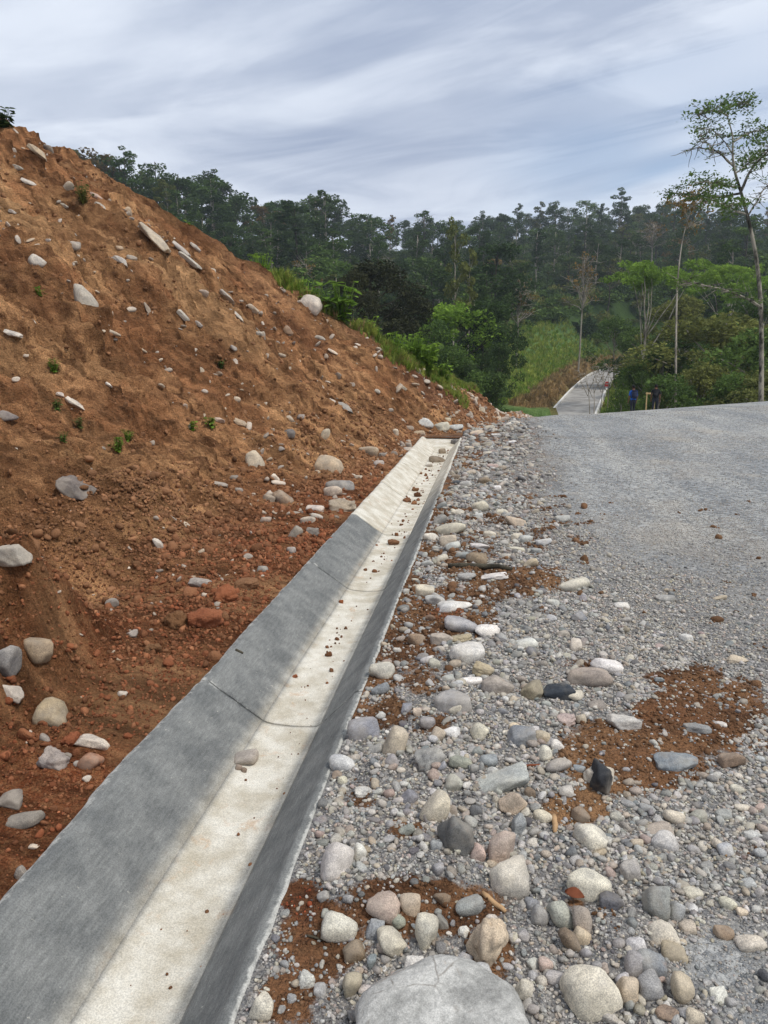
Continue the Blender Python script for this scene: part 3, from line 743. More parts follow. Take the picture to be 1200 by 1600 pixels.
def mat_boulder():
    m, t, b = new_mat('boulder_stone'); g = G(t); p = g.pos()
    n1 = g.noise(p, 7, 6, .65); n2 = g.noise(p, 60, 5, .7); n3 = g.noise(p, 300, 2, .7)
    col = g.mix(g.ramp(n1, .35, .65), lin((150, 148, 142)), lin((204, 201, 193)))
    col = g.mix(g.ramp(g.noise(p, 5, 7, .7, .6), .54, .66, 0, .75), col, lin((176, 140, 98)))
    crack = g.voro(g.vadd(p, g.vscale(N(t, 'ShaderNodeTexNoise').outputs['Color'], .02)), 9, 'DISTANCE_TO_EDGE'); cm = g.m('MULTIPLY', g.ramp(crack, .0, .035, 1., 0.), g.ramp(n1, .5, .6))
    col = g.mix(g.m('MULTIPLY', cm, .55), col, lin((96, 84, 70)))
    col = g.mix(1., col, g.mix(g.ramp(n2, .3, .7), (.78, .78, .78), (1.14, 1.14, 1.14)), 'MULTIPLY')
    col = g.mix(1., col, g.mix(g.ramp(n3, .3, .7), (.8, .8, .8), (1.14, 1.14, 1.14)), 'MULTIPLY')
    g.L(col, b.inputs['Base Color']); b.inputs['Roughness'].default_value = .85
    n = g.bump(n1, .5, .03); n = g.bump(n2, .6, .008, n); g.L(n, b.inputs['Normal']); return m
# --- the big boulder at the foot of the picture
BOULDER = rock_mesh('boulder', 4243, 'round', 5); BOULDER.materials.append(mat_boulder())
put_stone(692, 1622, 275, 205, 2, 'angular', 'palegrey', 'largest pale grey boulder with brown stains at the bottom edge', mesh=BOULDER, fwd=.17, sink=.30)

# --- shoulder and road, near to far
put_all("""
600 1418 54 40 18 cobble pink | pinkish blunt stone with a brown side behind the big boulder
641 1412 34 34 0 round tan | small round tan stone touching the pinkish blunt stone
666 1454 56 37 82 round cream | cream stone standing upright on brown earth behind the big boulder
530 1450 57 36 -12 round cream | cream stone lying alone between drain and upright cream stone
612 1472 52 30 -35 cobble cream | cream wedge stone tilting down towards the big boulder
735 1415 46 25 22 round grey | smooth grey stone beside a dry wood chip behind the boulder
763 1470 76 50 70 lumpy tan | rough pitted tan rock standing right behind the big boulder
723 1506 28 26 -30 angular grey
750 1524 46 30 -15 angular palegrey | pale grey wedge leaning on the top of the big boulder
646 1512 34 26 0 angular white | whitish broken stone touching the left top of the big boulder
409 1573 42 35 75 round cream | round cream stone at the drain edge in the lower left
547 1540 40 28 70 cobble olive
528 1341 62 46 75 round white | whitish egg-shaped stone beside the drain with a smaller twin
562 1331 24 20 70 round white | little whitish stone right of the egg-shaped whitish stone
552 1486 34 28 30 cobble brown
500 1546 20 20 0 round grey
622 1440 24 19 0 round green
586 1453 28 24 -10 angular bluegrey
691 1443 26 18 -30 angular darkgrey
580 1503 22 14 80 cobble bluegrey
479 1531 28 24 -30 lumpy palegrey
725 1457 19 13 15 angular white
691 1404 28 18 -20 round brown
685 1356 19 19 0 round grey
456 1560 16 13 0 lumpy grey
505 1400 18 14 30 cobble grey
797 1371 62 54 5 cobble cream | big blocky cream stone in the gravel right above the boulder
921 1384 66 42 -4 round cream | broad cream granite cobble above a dead red-brown leaf
1029 1408 62 42 82 cobble grey | dark veined upright stone at the right of the cream cobble
877 1428 50 32 -60 cobble green | greenish cream stone beside the dead leaf, left of a taupe one
910 1435 55 32 -68 round taupe | smooth taupe oval stone right below the dead leaf
1038 1461 43 33 5 cobble cream
922 1543 82 78 40 round cream | largest pale cream flat stone in the lower right gravel
1017 1506 45 38 -10 cobble bluegrey | blue-grey cracked stone resting on a grey one
1015 1540 40 36 20 cobble grey | grey stone just below the blue-grey cracked stone
982 1545 44 33 80 round tan | tan rounded stone left of the stacked grey pair
1067 1545 48 31 86 round tan | tan capsule-shaped stone standing right of the stacked grey pair
985 1359 31 29 0 round grey
1055 1488 42 24 -22 cobble olive
1174 1473 44 23 8 cobble cream | cream flattish stone at the right edge beside dark fine gravel
1138 1412 24 18 0 round cream
1123 1557 29 18 10 angular white
1085 1588 29 25 -10 round tan
1043 1585 36 20 5 slab brown
1058 1422 31 23 75 round grey
1075 1449 26 17 0 round taupe
892 1468 40 24 -55 cobble brown
910 1463 32 23 -40 round tan
843 1430 34 24 70 cobble grey
819 1546 28 24 60 round cream
868 1528 33 15 -8 round grey
955 1589 34 20 -25 slab grey
853 1507 23 20 0 round pink
957 1410 38 22 -15 angular darkgrey
995 1480 30 22 10 angular palegrey
992 1504 40 27 75 round grey
1084 1395 28 15 0 round cream
1132 1458 29 18 -10 cobble brown
818 1462 20 18 0 cobble grey
832 1412 22 18 10 cobble bluegrey
1160 1425 18 12 0 round tan
1105 1355 20 14 0 round grey
1170 1380 22 15 10 cobble palegrey
568 1138 50 38 5 round bluegrey | dark blue-grey boulder touching the right edge of the drain
534 1193 41 24 -4 round palegrey | pale flat stone lying on the right lip of the drain
618 1157 52 33 72 cobble tan | tan rough stone standing right of the blue-grey boulder
588 1171 26 14 25 round grey
708 1098 58 34 4 round grey | large grey dome-like stone with a cream stone in front
711 1107 31 22 20 round cream | cream stone leaning on the large grey dome-like stone
668 1129 25 21 0 round grey
706 1145 28 20 0 round white
684 1146 22 20 60 round tan
748 1141 28 25 60 round cream
652 1112 15 15 0 round tan
815 1150 46 30 15 angular bluegrey | blue-grey angular stone left of two cream cobbles near the earth patch
804 1136 18 14 0 round tan
720 1191 38 17 -6 cobble green
763 1189 30 18 0 cobble bluegrey
709 1223 27 24 60 round green
681 1262 56 36 50 round cream | elongated pale cream stone leaning up right beside a dark angular block
703 1267 25 19 20 round taupe
639 1246 26 23 60 cobble purple
711 1304 62 50 60 angular darkgrey | dark angular block with a bright facet in front of the elongated cream stone
785 1220 88 30 14 slab palegrey | long pale grey broken slab lying in the gravel
801 1254 40 36 40 slab tan | flat tan stone just below the long broken slab
783 1322 58 42 85 angular pink | pinkish grey blocky stone standing among the gravel
747 1332 30 24 80 round pink
811 1287 36 22 85 angular grey
744 1267 20 19 0 round darkgrey
636 1296 26 15 32 cobble green
682 1320 20 18 0 round grey
828 1239 17 16 0 round brown
672 1183 50 34 10 lumpy grey
567 1237 28 14 0 lumpy white
535 1219 16 13 -10 round cream
527 1211 17 12 0 cobble brown
612 1189 22 18 40 cobble grey
635 1107 18 14 0 angular bluegrey
595 1118 16 12 20 cobble palegrey
742 1200 14 12 0 round grey
770 1206 20 15 30 cobble palegrey
690 1198 20 10 40 cobble bluegrey
898 1087 30 17 5 round cream
933 1102 28 14 10 round taupe
975 1129 50 24 -5 slab palegrey | pale grey flat stone in the middle of the road earth patch
1090 1138 42 16 0 slab grey
1057 1190 66 24 -6 slab bluegrey | blue-grey saddle-shaped slab on the road earth patch
938 1213 50 30 -20 angular cream | cream broken stone peeking out behind the black shard
940 1216 56 34 84 angular black | black pointed triangular shard standing up on brown earth
1143 1187 42 26 20 angular brown | dark brown triangular stone at the right of the earth patch
873 1195 42 20 15 cobble taupe
852 1177 25 20 70 round cream
870 1164 20 17 -40 round white
905 1201 20 11 -10 round bluegrey
885 1236 24 16 0 cobble palegrey
907 1273 27 20 -20 round brown
922 1307 50 34 -32 round cream | cream oval cobble below the black shard in coarse gravel
1054 1276 33 21 -10 round cream
1037 1315 44 28 5 round palegrey | pale grey two-toned cobble in front of a darker one
1030 1298 44 20 15 round taupe
849 1276 29 17 -3 round cream
885 1124 32 20 0 lumpy pink
908 1123 17 14 0 cobble tan
848 1152 24 20 0 round tan
1092 1276 26 19 0 round green
1131 1273 26 15 -5 round grey
1177 1305 28 17 8 slab palegrey
1134 1327 25 18 0 round palegrey
1152 1233 20 14 0 round cream
996 1318 20 14 0 round tan
963 1275 18 15 30 round cream
1125 1320 22 13 -30 round cream
1008 1262 18 13 0 round grey
1160 1262 24 10 0 round cream
1190 1262 22 12 0 round pink
730 1020 56 37 -3 round white | white rounded cobble beside the drain, biggest in its row
597 1048 42 27 5 cobble cream | cream blunt stone against the drain lip left of the white cobble
664 922 30 20 0 cobble cream
681 938 29 21 20 angular palegrey
711 946 54 17 8 cobble white | long whitish stone half buried in the upper earth spill
720 976 54 21 -8 round grey | long grey double-humped stone under the long whitish one
762 985 40 18 8 cobble white
690 998 36 18 0 angular taupe
720 997 36 14 5 lumpy olive
651 1000 29 21 -10 cobble brown
755 1045 36 24 -15 lumpy olive | rough yellow-brown stone touching the white rounded cobble
777 1071 44 30 -25 angular taupe | brownish angular stone below the rough yellow-brown one
832 1080 38 29 10 angular olive
873 1080 50 24 10 angular black | black stone with one white face by the earth patch
595 1076 30 17 28 round bluegrey
823 1004 34 16 5 cobble white
897 914 52 20 12 round cream | cream flat cobble at the end of the upper earth spill
775 900 48 10 3 slab white
729 900 29 12 0 cobble grey
745 872 35 20 -10 cobble brown
828 880 26 13 25 cobble tan
679 1037 19 17 0 round green
667 1031 21 13 20 round palegrey
630 951 20 14 0 round darkgrey
672 965 17 12 0 cobble brown
864 942 22 12 -5 cobble palegrey
736 1064 36 12 5 cobble white
700 1060 20 12 0 cobble grey
715 1068 18 12 0 cobble palegrey
921 1058 68 30 6 cobble taupe | biggest brownish grey stone at the upper edge of the earth patch
948 1041 50 22 -12 cobble white | whitish flat stone touching the biggest brownish grey stone
901 1008 25 21 80 round cream
907 963 28 15 -25 slab bluegrey
1072 996 23 12 -10 cobble white
1040 935 31 12 0 round grey
972 946 25 10 -8 cobble white
1125 934 21 8 10 cobble tan
1152 1030 38 11 -5 slab tan
1030 1062 16 9 0 angular bluegrey
880 990 20 12 10 cobble taupe
862 965 16 9 0 cobble palegrey
704 826 48 20 12 round cream | largest cream stone on the stony shoulder past the earth spill
700 843 28 17 10 round tan
673 839 26 15 -5 cobble cream
708 853 24 14 20 round palegrey
750 791 27 18 20 cobble cream
806 815 36 15 -14 cobble tan
687 812 26 16 42 cobble grey
821 842 23 15 0 round palegrey
808 839 19 14 0 cobble cream
850 847 25 13 5 cobble palegrey
750 853 31 10 0 slab white
765 835 20 12 -5 round cream
727 757 20 13 15 cobble palegrey
777 762 13 9 0 round white
785 799 20 10 -10 cobble cream
758 751 21 14 -8 cobble brown
729 776 17 8 10 cobble cream
879 810 23 13 0 cobble palegrey
715 800 22 10 5 cobble cream
690 790 18 12 20 cobble bluegrey
747 806 16 10 0 round palegrey
722 868 22 12 0 cobble bluegrey
690 872 22 12 20 cobble cream
668 880 20 12 0 cobble palegrey
808 858 24 9 0 slab cream
838 860 17 9 0 cobble bluegrey
735 738 18 8 15 cobble tan
712 745 14 9 0 round brown
770 728 20 8 -5 cobble pink
762 708 16 6 0 cobble cream
790 700 18 6 10 cobble tan
700 770 14 9 20 cobble palegrey
752 772 14 8 0 cobble palegrey
775 680 16 6 0 slab white
800 690 14 5 0 slab white
820 668 14 5 0 slab white
765 668 18 8 5 cobble cream
745 676 22 9 15 cobble tan
785 655 22 8 18 cobble taupe
805 660 16 6 0 cobble cream
760 694 18 8 10 cobble taupe
733 700 14 8 0 cobble tan
""")
# --- lying in the drain
put_all("""
385 1184 38 24 10 round taupe | brown-grey oval stone lying inside the drain at a joint
373 1199 11 9 0 round brown
381 1203 10 8 0 cobble brown
615 847 19 12 5 clod earth | dark brown clod alone on the drain floor
683 718 27 12 -8 round brown | brown flat stone lying near the far end of the drain
691 705 12 11 0 round brown
711 690 13 10 10 round darkgrey | dark round stone at the very end of the drain
636 781 13 10 20 clod earth
649 765 12 7 0 clod earth
670 727 12 6 0 cobble taupe
533 940 8 7 0 clod rust
461 1056 9 7 20 clod rust
""")
# --- on the slope and its foot
put_all("""
398 717 38 26 -58 round cream | cream egg-shaped stone poised on the slope above the drain
115 757 58 28 -32 angular darkgrey | dark grey slab jutting from a hollow in the slope
130 460 52 24 -52 cobble palegrey | pale oblong stone high on the slope, largest up there
57 406 26 21 -40 cobble white | whitish stone near the left edge high on the slope
115 382 19 16 0 cobble grey
20 519 28 10 -25 slab white
118 628 36 9 -32 slab white | long thin whitish flake lying on the slope by small weeds
538 633 34 11 -30 slab bluegrey | blue-grey rectangular slab lying on the far slope
515 722 46 32 -25 cobble tan | big cream and orange stone at the foot of the slope
531 757 46 20 0 round bluegrey | wide blue-grey stone at the slope foot by a cream one
520 766 30 20 5 round cream
534 788 46 28 -10 lumpy taupe | lumpy brown-grey stone close to the pale drain slab
492 794 29 14 -5 round white
481 812 25 13 5 round cream
495 806 20 10 -10 round palegrey
440 776 34 22 -40 cobble brown
312 910 36 15 -10 angular bluegrey | blue-grey angular stone on bare earth left of the drain
248 848 28 13 -60 slab white
57 1011 48 37 -10 cobble olive | olive-grey rounded stone set in the bulge of the slope
20 862 46 34 5 angular palegrey | pale grey broken rock at the left edge on the bulge
4 1028 62 36 80 angular bluegrey | blue-grey veined rock cut by the left edge
16 1080 38 24 -35 angular palegrey
77 1114 60 44 -60 cobble olive | olive-brown big stone leaning at the foot of the bulge
145 1158 52 22 -10 angular white | whitish angular stone on red earth left of the drain
83 1186 46 34 -20 lumpy grey | crumbling grey lump of mortar on the red earth
140 1187 36 30 15 cobble rust | ochre brown stone right of the crumbling mortar lump
15 1248 40 24 0 angular darkgrey
36 1280 56 19 10 round darkgrey | dark flat stone low on the left on red earth
32 1362 23 22 40 angular bluegrey
205 990 17 14 0 angular bluegrey
175 941 23 15 0 cobble darkgrey
190 1084 16 10 -10 cobble palegrey
135 1216 14 12 0 round white
52 1322 16 8 0 cobble cream
455 859 15 13 0 cobble grey
462 830 24 18 60 cobble grey
488 830 22 18 0 lumpy darkgrey
575 702 32 18 -15 cobble tan
592 723 18 12 0 cobble palegrey
560 745 14 9 0 round cream
410 888 17 13 -10 cobble bluegrey
388 868 15 9 -10 cobble grey
420 777 20 12 -20 cobble taupe
430 745 16 9 -50 slab white
365 745 14 8 0 cobble darkgrey
345 755 22 8 -20 slab grey
372 765 16 9 0 cobble purple
415 812 18 12 0 cobble taupe
452 675 18 15 0 cobble darkgrey
508 676 22 14 60 cobble cream
375 658 22 12 -35 slab tan
342 655 18 9 0 slab pink
470 650 12 9 0 cobble grey
440 700 10 8 0 cobble grey
598 710 14 8 0 cobble bluegrey
275 968 36 38 20 clod earth | dark brown crumbly clod standing on bare earth by the drain
322 965 56 40 20 clod rust | orange-red pile-like clod of earth beside the drain slab
352 930 40 32 10 clod rust | brownish red clod just above the orange-red one
385 912 40 20 10 clod earth
240 1012 28 20 0 clod earth
110 1155 34 22 30 clod rust
200 1150 14 10 0 clod rust
105 1180 14 9 0 cobble darkgrey
121 1193 12 9 0 cobble bluegrey
485 470 36 30 -20 cobble white | big white boulder on the crown of the slope in grass
665 660 26 16 -15 cobble palegrey
690 666 26 14 10 cobble cream
712 668 24 12 0 cobble palegrey
640 668 14 9 0 cobble taupe
618 674 10 14 0 round cream
655 676 20 10 0 cobble tan
700 655 10 6 0 cobble tan
775 633 13 15 10 cobble white | white block standing on the nose of the far slope
745 605 20 7 -45 slab white
753 640 12 12 -45 slab tan
240 365 58 15 -42 slab cream | long cream ledge of rock outcropping high on the slope
295 402 44 9 -38 slab palegrey | thin pale grey ledge right of the long cream ledge
283 385 34 9 -45 slab palegrey
305 383 20 7 -50 slab palegrey
60 234 34 10 -42 slab tan | tan ledge of rock near the top of the slope
88 245 20 14 10 clod earth
26 260 18 7 -20 slab palegrey
45 283 26 9 -30 slab palegrey
150 304 20 8 -40 slab pink
190 405 26 9 -40 slab palegrey
205 402 16 10 -20 cobble grey
187 387 12 8 0 cobble tan
318 455 16 11 -30 cobble taupe
355 460 30 8 -40 slab palegrey
370 490 30 8 -42 slab palegrey
395 480 20 9 -40 slab tan
285 490 24 9 -45 slab palegrey
310 505 14 8 -30 slab grey
405 520 10 7 0 cobble palegrey
365 543 12 8 -30 cobble grey
450 515 18 14 -30 cobble brown
500 527 18 7 -20 cobble palegrey
520 548 18 6 -35 slab cream
508 555 10 9 0 cobble taupe
530 405 8 6 0 cobble grey
158 320 20 7 -35 slab palegrey
100 320 12 5 -30 slab palegrey
75 375 10 6 0 slab white
20 330 14 6 -20 slab palegrey
8 648 36 18 -5 cobble darkgrey
25 592 14 10 0 cobble white
230 480 22 7 -60 slab taupe
320 610 10 6 -20 cobble white
342 583 12 8 0 cobble brown
170 600 12 5 -30 slab white
95 615 14 6 -30 slab white
40 555 8 6 0 cobble cream
630 605 12 6 -40 slab cream
660 575 10 6 -40 slab cream
550 600 10 7 0 cobble taupe
590 610 10 6 -30 cobble palegrey
610 640 10 7 0 cobble palegrey
""")

# ------------------------------------------------------------------ uncountable gravel, grit, clods (instanced)
def variants(name, kinds, mat, sub=2):
    c = bpy.data.collections.new(name); out = []
    for i, (k, s) in enumerate(kinds):
        me = rock_mesh(f'{name}_{i}', s, k, sub); me.materials.append(mat); o = bpy.data.objects.new(f'{name}_{i:02d}', me); c.objects.link(o)
    return c
def scatter(name, coll, pts, scl, rot, idx, colr, label, cat):
    me = bpy.data.meshes.new(name); n = len(pts); me.vertices.add(n); me.vertices.foreach_set('co', np.ascontiguousarray(pts, np.float32).ravel())
    for k, v, ty in (('scl', scl, 'FLOAT_VECTOR'), ('rot', rot, 'FLOAT_VECTOR')):
        a = me.attributes.new(k, ty, 'POINT'); a.data.foreach_set('vector', np.ascontiguousarray(v, np.float32).ravel())
    a = me.attributes.new('idx', 'INT', 'POINT'); a.data.foreach_set('value', np.ascontiguousarray(idx, np.int32))
    a = me.attributes.new('col', 'FLOAT_COLOR', 'POINT'); a.data.foreach_set('color', np.ascontiguousarray(np.concatenate([colr, np.ones((n, 1))], 1), np.float32).ravel())
    me.update()
    o = bpy.data.objects.new(name, me); COL.objects.link(o)
    gt = bpy.data.node_groups.new(name, 'GeometryNodeTree')
    gt.interface.new_socket('Geometry', in_out='INPUT', socket_type='NodeSocketGeometry'); gt.interface.new_socket('Geometry', in_out='OUTPUT', socket_type='NodeSocketGeometry')
    gi = gt.nodes.new('NodeGroupInput'); go = gt.nodes.new('NodeGroupOutput'); ip = gt.nodes.new('GeometryNodeInstanceOnPoints')
    ci = gt.nodes.new('GeometryNodeCollectionInfo'); ci.inputs[0].default_value = coll; ci.inputs[1].default_value = True; ci.inputs[2].default_value = True
    def na(nm, ty):
        q = gt.nodes.new('GeometryNodeInputNamedAttribute'); q.data_type = ty; q.inputs[0].default_value = nm; return q.outputs[0]
    er = gt.nodes.new('FunctionNodeEulerToRotation')
    l = gt.links.new
    l(gi.outputs[0], ip.inputs['Points']); l(ci.outputs[0], ip.inputs['Instance']); ip.inputs['Pick Instance'].default_value = True
    l(na('idx', 'INT'), ip.inputs['Instance Index']); l(na('rot', 'FLOAT_VECTOR'), er.inputs[0]); l(er.outputs[0], ip.inputs['Rotation']); l(na('scl', 'FLOAT_VECTOR'), ip.inputs['Scale'])
    l(ip.outputs[0], go.inputs[0])
    md = o.modifiers.new('scatter', 'NODES'); md.node_group = gt
    tag(o, label, cat, kind='stuff'); return o

PEB = variants('pebble_shape', [('round', 901), ('cobble', 902), ('angular', 903), ('angular', 904), ('angular', 905), ('cobble', 906), ('slab', 907), ('lumpy', 908)], M['pebble'])
CLD = variants('clod_shape', [('clod', 921), ('angular', 922), ('angular', 923), ('lumpy', 924)], M['clod'])
PCOL = np.array([TINT[k] for k in ('cream', 'white', 'grey', 'grey', 'grey', 'bluegrey', 'darkgrey', 'cream', 'tan', 'taupe', 'palegrey', 'palegrey', 'palegrey', 'pink', 'grey', 'white')], float)
def pebbles():
    pts = []; scl = []; cols = []
    def band(y0, y1, n, r0, r1, mode='all'):
        y = rng.uniform(y0, y1, n) if y1 - y0 < 5 else np.sqrt(rng.uniform(y0 ** 2, y1 ** 2, n))
        xm = .40 * y + .35
        x = XR + .01 + rng.uniform(0, 1, n) * (xm - XR)
        if mode == 'shoulder': x = XR + .02 + rng.beta(1.1, 2.2, n) * (1.5 + .03 * y)
        z = ground_z(x, y); d, f, rd = ground_masks(x, y, z)
        d = d + .9 * (fbm(x * 5, y * 5, 4, 77))
        keep = rng.uniform(0, 1, n) < np.where(d > .5, .14 if mode != 'shoulder' else .35, 1.) * np.where(f > .5, .75, 1)
        keep &= rng.uniform(0, 1, n) < .45 + .9 * (fbm(x * 3, y * 3, 3, 33) + .45)
        x, y, z, f = x[keep], y[keep], z[keep], f[keep]; k = len(x)
        r = r0 * (r1 / r0) ** (rng.uniform(0, 1, k) ** 1.7)
        r = np.where(rng.uniform(0, 1, k) < f * 1.15, np.minimum(r, r0 * 1.35) * .7, r)
        s = r[:, None] * np.stack([rng.uniform(.8, 1.35, k), rng.uniform(.7, 1.1, k), rng.uniform(.5, .85, k)], -1)
        pts.append(np.stack([x, y, z + s[:, 2] * rng.uniform(.1, .6, k)], -1)); scl.append(s)
        c = PCOL[rng.integers(0, len(PCOL), k)] + rng.normal(0, 14, (k, 1)) + rng.normal(0, 2, (k, 3))
        c = np.where((f > .5)[:, None], c * .75 + np.array([146, 147, 147]) * .25, c)
        c = c * .78 + np.array([150, 146, 140]) * .22; cols.append(c * (.9 if mode == 'shoulder' else .93))
    band(1.15, 2.2, 15000, .0028, .008); band(1.15, 2.2, 1700, .007, .018)
    band(2.2, 3.4, 20000, .0035, .010); band(2.2, 3.4, 1900, .009, .022)
    band(3.4, 5.5, 34000, .0042, .010); band(3.4, 5.5, 1500, .010, .022)
    band(5.5, 9, 32000, .006, .012); band(3.4, 9, 2300, .014, .032, 'shoulder')
    band(9, 16, 20000, .008, .016); band(8, 15, 2600, .018, .05, 'shoulder')
    band(15, 27, 14000, .010, .022); band(14, 23, 1500, .03, .075, 'shoulder')
    p = np.concatenate(pts); s = np.concatenate(scl); c = lin(np.clip(np.concatenate(cols), 30, 235)); n = len(p)
    rot = np.stack([rng.normal(0, .35, n), rng.normal(0, .35, n), rng.uniform(0, 6.28, n)], -1)
    scatter('gravel', PEB, p, s, rot, rng.integers(0, 8, n), c, 'loose mixed grey and cream gravel covering road and shoulder', 'gravel')
    print('pebbles', n)
pebbles()
def clods():
    nR, nC = SD.shape
    # crumbs on the bench and slope
    def pick(n, pr):
        w = pr.ravel(); w = w / w.sum(); i = rng.choice(len(w), n, p=w); return SG.reshape(-1, 3)[i], SD.ravel()[i]
    Yg = SG[..., 1]; vis = (Yg > 1.2)
    pr = vis * (np.where(SD < 1.2, 1.6, .3)) * (SD > -1.3) * (SD < np.maximum(crown_d(Yg), .4)) * (np.where(Yg < 16, 1, .35)) * np.where((Yg < YEND) & (SG[..., 0] > XL - .05), .12, 1)
    p, d = pick(22000, pr); n = len(p)
    dist = np.maximum(p[:, 1], 1.5)
    r = (.0012 * dist + .0014) * np.exp(rng.normal(0, .55, n)); r = np.minimum(r, .04)
    s = r[:, None] * np.stack([rng.uniform(.8, 1.3, n), rng.uniform(.8, 1.3, n), rng.uniform(.55, .9, n)], -1)
    p = p + np.stack([rng.normal(0, .01, n), rng.normal(0, .012, n), s[:, 2] * .3], -1)
    redness = np.clip(sst(.7, -.5, d) * sst(13, 8, p[:, 1]) * rng.uniform(.2, 1.1, n), 0, 1)[:, None]
    c = lin((128, 92, 65)) * (1 - redness) + lin((122, 68, 44)) * redness; c = c * np.exp(rng.normal(0, .28, (n, 1)))
    scatter('soil_crumbs', CLD, p, s, rng.uniform(0, 6.28, (n, 3)), rng.integers(0, 4, n), c, 'loose brown and red soil crumbs on the cut slope', 'soil')
    prb = (Yg > 1.2) * (Yg < 7) * (SD < 1.3) * np.where(SG[..., 0] > XL - .04, .15, 1) * (.2 + np.clip(fbm(SG[..., 0] * 2.5, Yg * 2.5, 4, 411) + .45, 0, 1))
    p, d = pick(26000, prb); n = len(p); r = (.0011 * p[:, 1] + .0012) * np.exp(rng.normal(0, .55, n)); s = r[:, None] * rng.uniform(.6, 1.3, (n, 3))
    redness = np.clip(sst(.9, -.5, d) * rng.uniform(.2, 1.1, n), 0, 1)[:, None]; c = (lin((124, 88, 62)) * (1 - redness) + lin((122, 68, 44)) * redness) * np.exp(rng.normal(0, .32, (n, 1)))
    scatter('bench_crumbs', CLD, p + np.stack([rng.normal(0, .008, n), rng.normal(0, .008, n), s[:, 2] * .3], -1), s, rng.uniform(0, 6.28, (n, 3)), rng.integers(0, 4, n), c, 'fine reddish soil crumbs on the strip left of the drain', 'soil')
    # pale chips
    pr2 = vis * (SD > -.9) * (SD < np.maximum(crown_d(Yg), .4)) * (.15 + np.clip(fbm(Yg / .8, SD / 1.6, 4, 141) + .1, 0, 1) * 2.2) * np.where((Yg < YEND) & (SG[..., 0] > XL - .05), 0, 1)
    p, d = pick(1900, pr2); n = len(p); dist = np.maximum(p[:, 1], 1.5)
    r = np.minimum((.0022 * dist + .001) * np.exp(rng.normal(0, .55, n)), .09)
    s = r[:, None] * np.stack([rng.uniform(.8, 1.8, n), rng.uniform(.6, 1.1, n), rng.uniform(.35, .7, n)], -1)
    c = PCOL[rng.integers(0, len(PCOL), n)] + rng.normal(0, 10, (n, 1)); c = c * .6 + np.array([170, 136, 104]) * .4
    rot = np.stack([rng.normal(0, .4, n), rng.normal(.6, .4, n), rng.uniform(0, 6.28, n)], -1)
    scatter('stone_chips', PEB, p, s, rot, rng.integers(0, 8, n), lin(np.clip(c, 40, 230)), 'pale stone chips strewn over the cut slope', 'stone chips')
    # crumbs fallen into the drain
    n = 420; y = 1.3 + 14 * rng.uniform(0, 1, n) ** 1.6; x = -.985 + rng.normal(.03, .085, n); x = np.clip(x, -1.12, -.85)
    cl = fbm(x * 5, y * 1.4, 3, 200) > rng.uniform(-.5, .35, n); x, y = x[cl], y[cl]; n = len(x)
    r = (.0009 * y + .0012) * np.exp(rng.normal(0, .5, n)); z = SLOPE * y - .207 + r * .3
    c = lin((104, 70, 48)) * np.exp(rng.normal(0, .35, (n, 1)))
    scatter('drain_crumbs', CLD, np.stack([x, y, z], -1), r[:, None] * rng.uniform(.7, 1.2, (n, 3)), rng.uniform(0, 6.28, (n, 3)), rng.integers(0, 4, n), c, 'small brown soil crumbs scattered along the drain floor', 'soil')
    # earth crumbs on the shoulder's brown patches
    n = 40000; y = rng.uniform(1.3, 9, n) ** 1.0; x = XR + rng.uniform(0, 1, n) * (.40 * y + .3 - XR); z = ground_z(x, y); dd, f, rd = ground_masks(x, y, z)
    k = (dd + .9 * fbm(x * 5, y * 5, 4, 77)) > .5; x, y, z, rd = x[k], y[k], z[k], rd[k]; n = len(x)
    r = (.0011 * y + .0010) * np.exp(rng.normal(0, .5, n))
    rr = np.clip(rd, 0, 1)[:, None]; c = (lin((94, 70, 51)) * (1 - rr) + lin((136, 66, 42)) * rr) * np.exp(rng.normal(0, .25, (n, 1)))
    scatter('earth_crumbs', CLD, np.stack([x, y, z + r * .2], -1), r[:, None] * rng.uniform(.6, 1.2, (n, 3)), rng.uniform(0, 6.28, (n, 3)), rng.integers(0, 4, n), c, 'brown earth crumbs spilt over the stony shoulder', 'soil')
clods()
#S#VEG

# ------------------------------------------------------------------ trees and plants
def leaf_quads(C, L, r, up=.35, wid=.55):
    """one diamond leaf (or leaf spray) per centre; L lengths"""
    n = len(C); a = r.normal(size=(n, 3)); a[:, 2] *= .6; a /= np.linalg.norm(a, axis=1)[:, None]
    nn = r.normal(size=(n, 3)); nn[:, 2] += up * 3; b = np.cross(nn, a); b /= np.linalg.norm(b, axis=1)[:, None] + 1e-9
    L = np.asarray(L)[:, None]
    V = np.stack([C - a * L * .5, C + b * L * wid * .5, C + a * L * .5, C - b * L * wid * .5], 1)
    V[:, 1, 2] += L[:, 0] * .06; V[:, 3, 2] += L[:, 0] * .06
    return V.reshape(-1, 3), np.arange(n * 4).reshape(n, 4)
def lobes_to_leaves(lobes, n, leaf, r, flat=1.):
    """leaves spread through the shells of ellipsoid lobes (x, y, z, radius)"""
    lobes = np.asarray(lobes, float); w = lobes[:, 3] ** 2; k = r.choice(len(lobes), n, p=w / w.sum())
    d = r.normal(size=(n, 3)); d /= np.linalg.norm(d, axis=1)[:, None]; d[:, 2] *= flat
    rad = lobes[k, 3] * (.45 + .6 * r.uniform(0, 1, n) ** .6)
    C = lobes[k, :3] + d * rad[:, None]
    return leaf_quads(C, leaf * np.exp(r.normal(0, .3, n)), r)
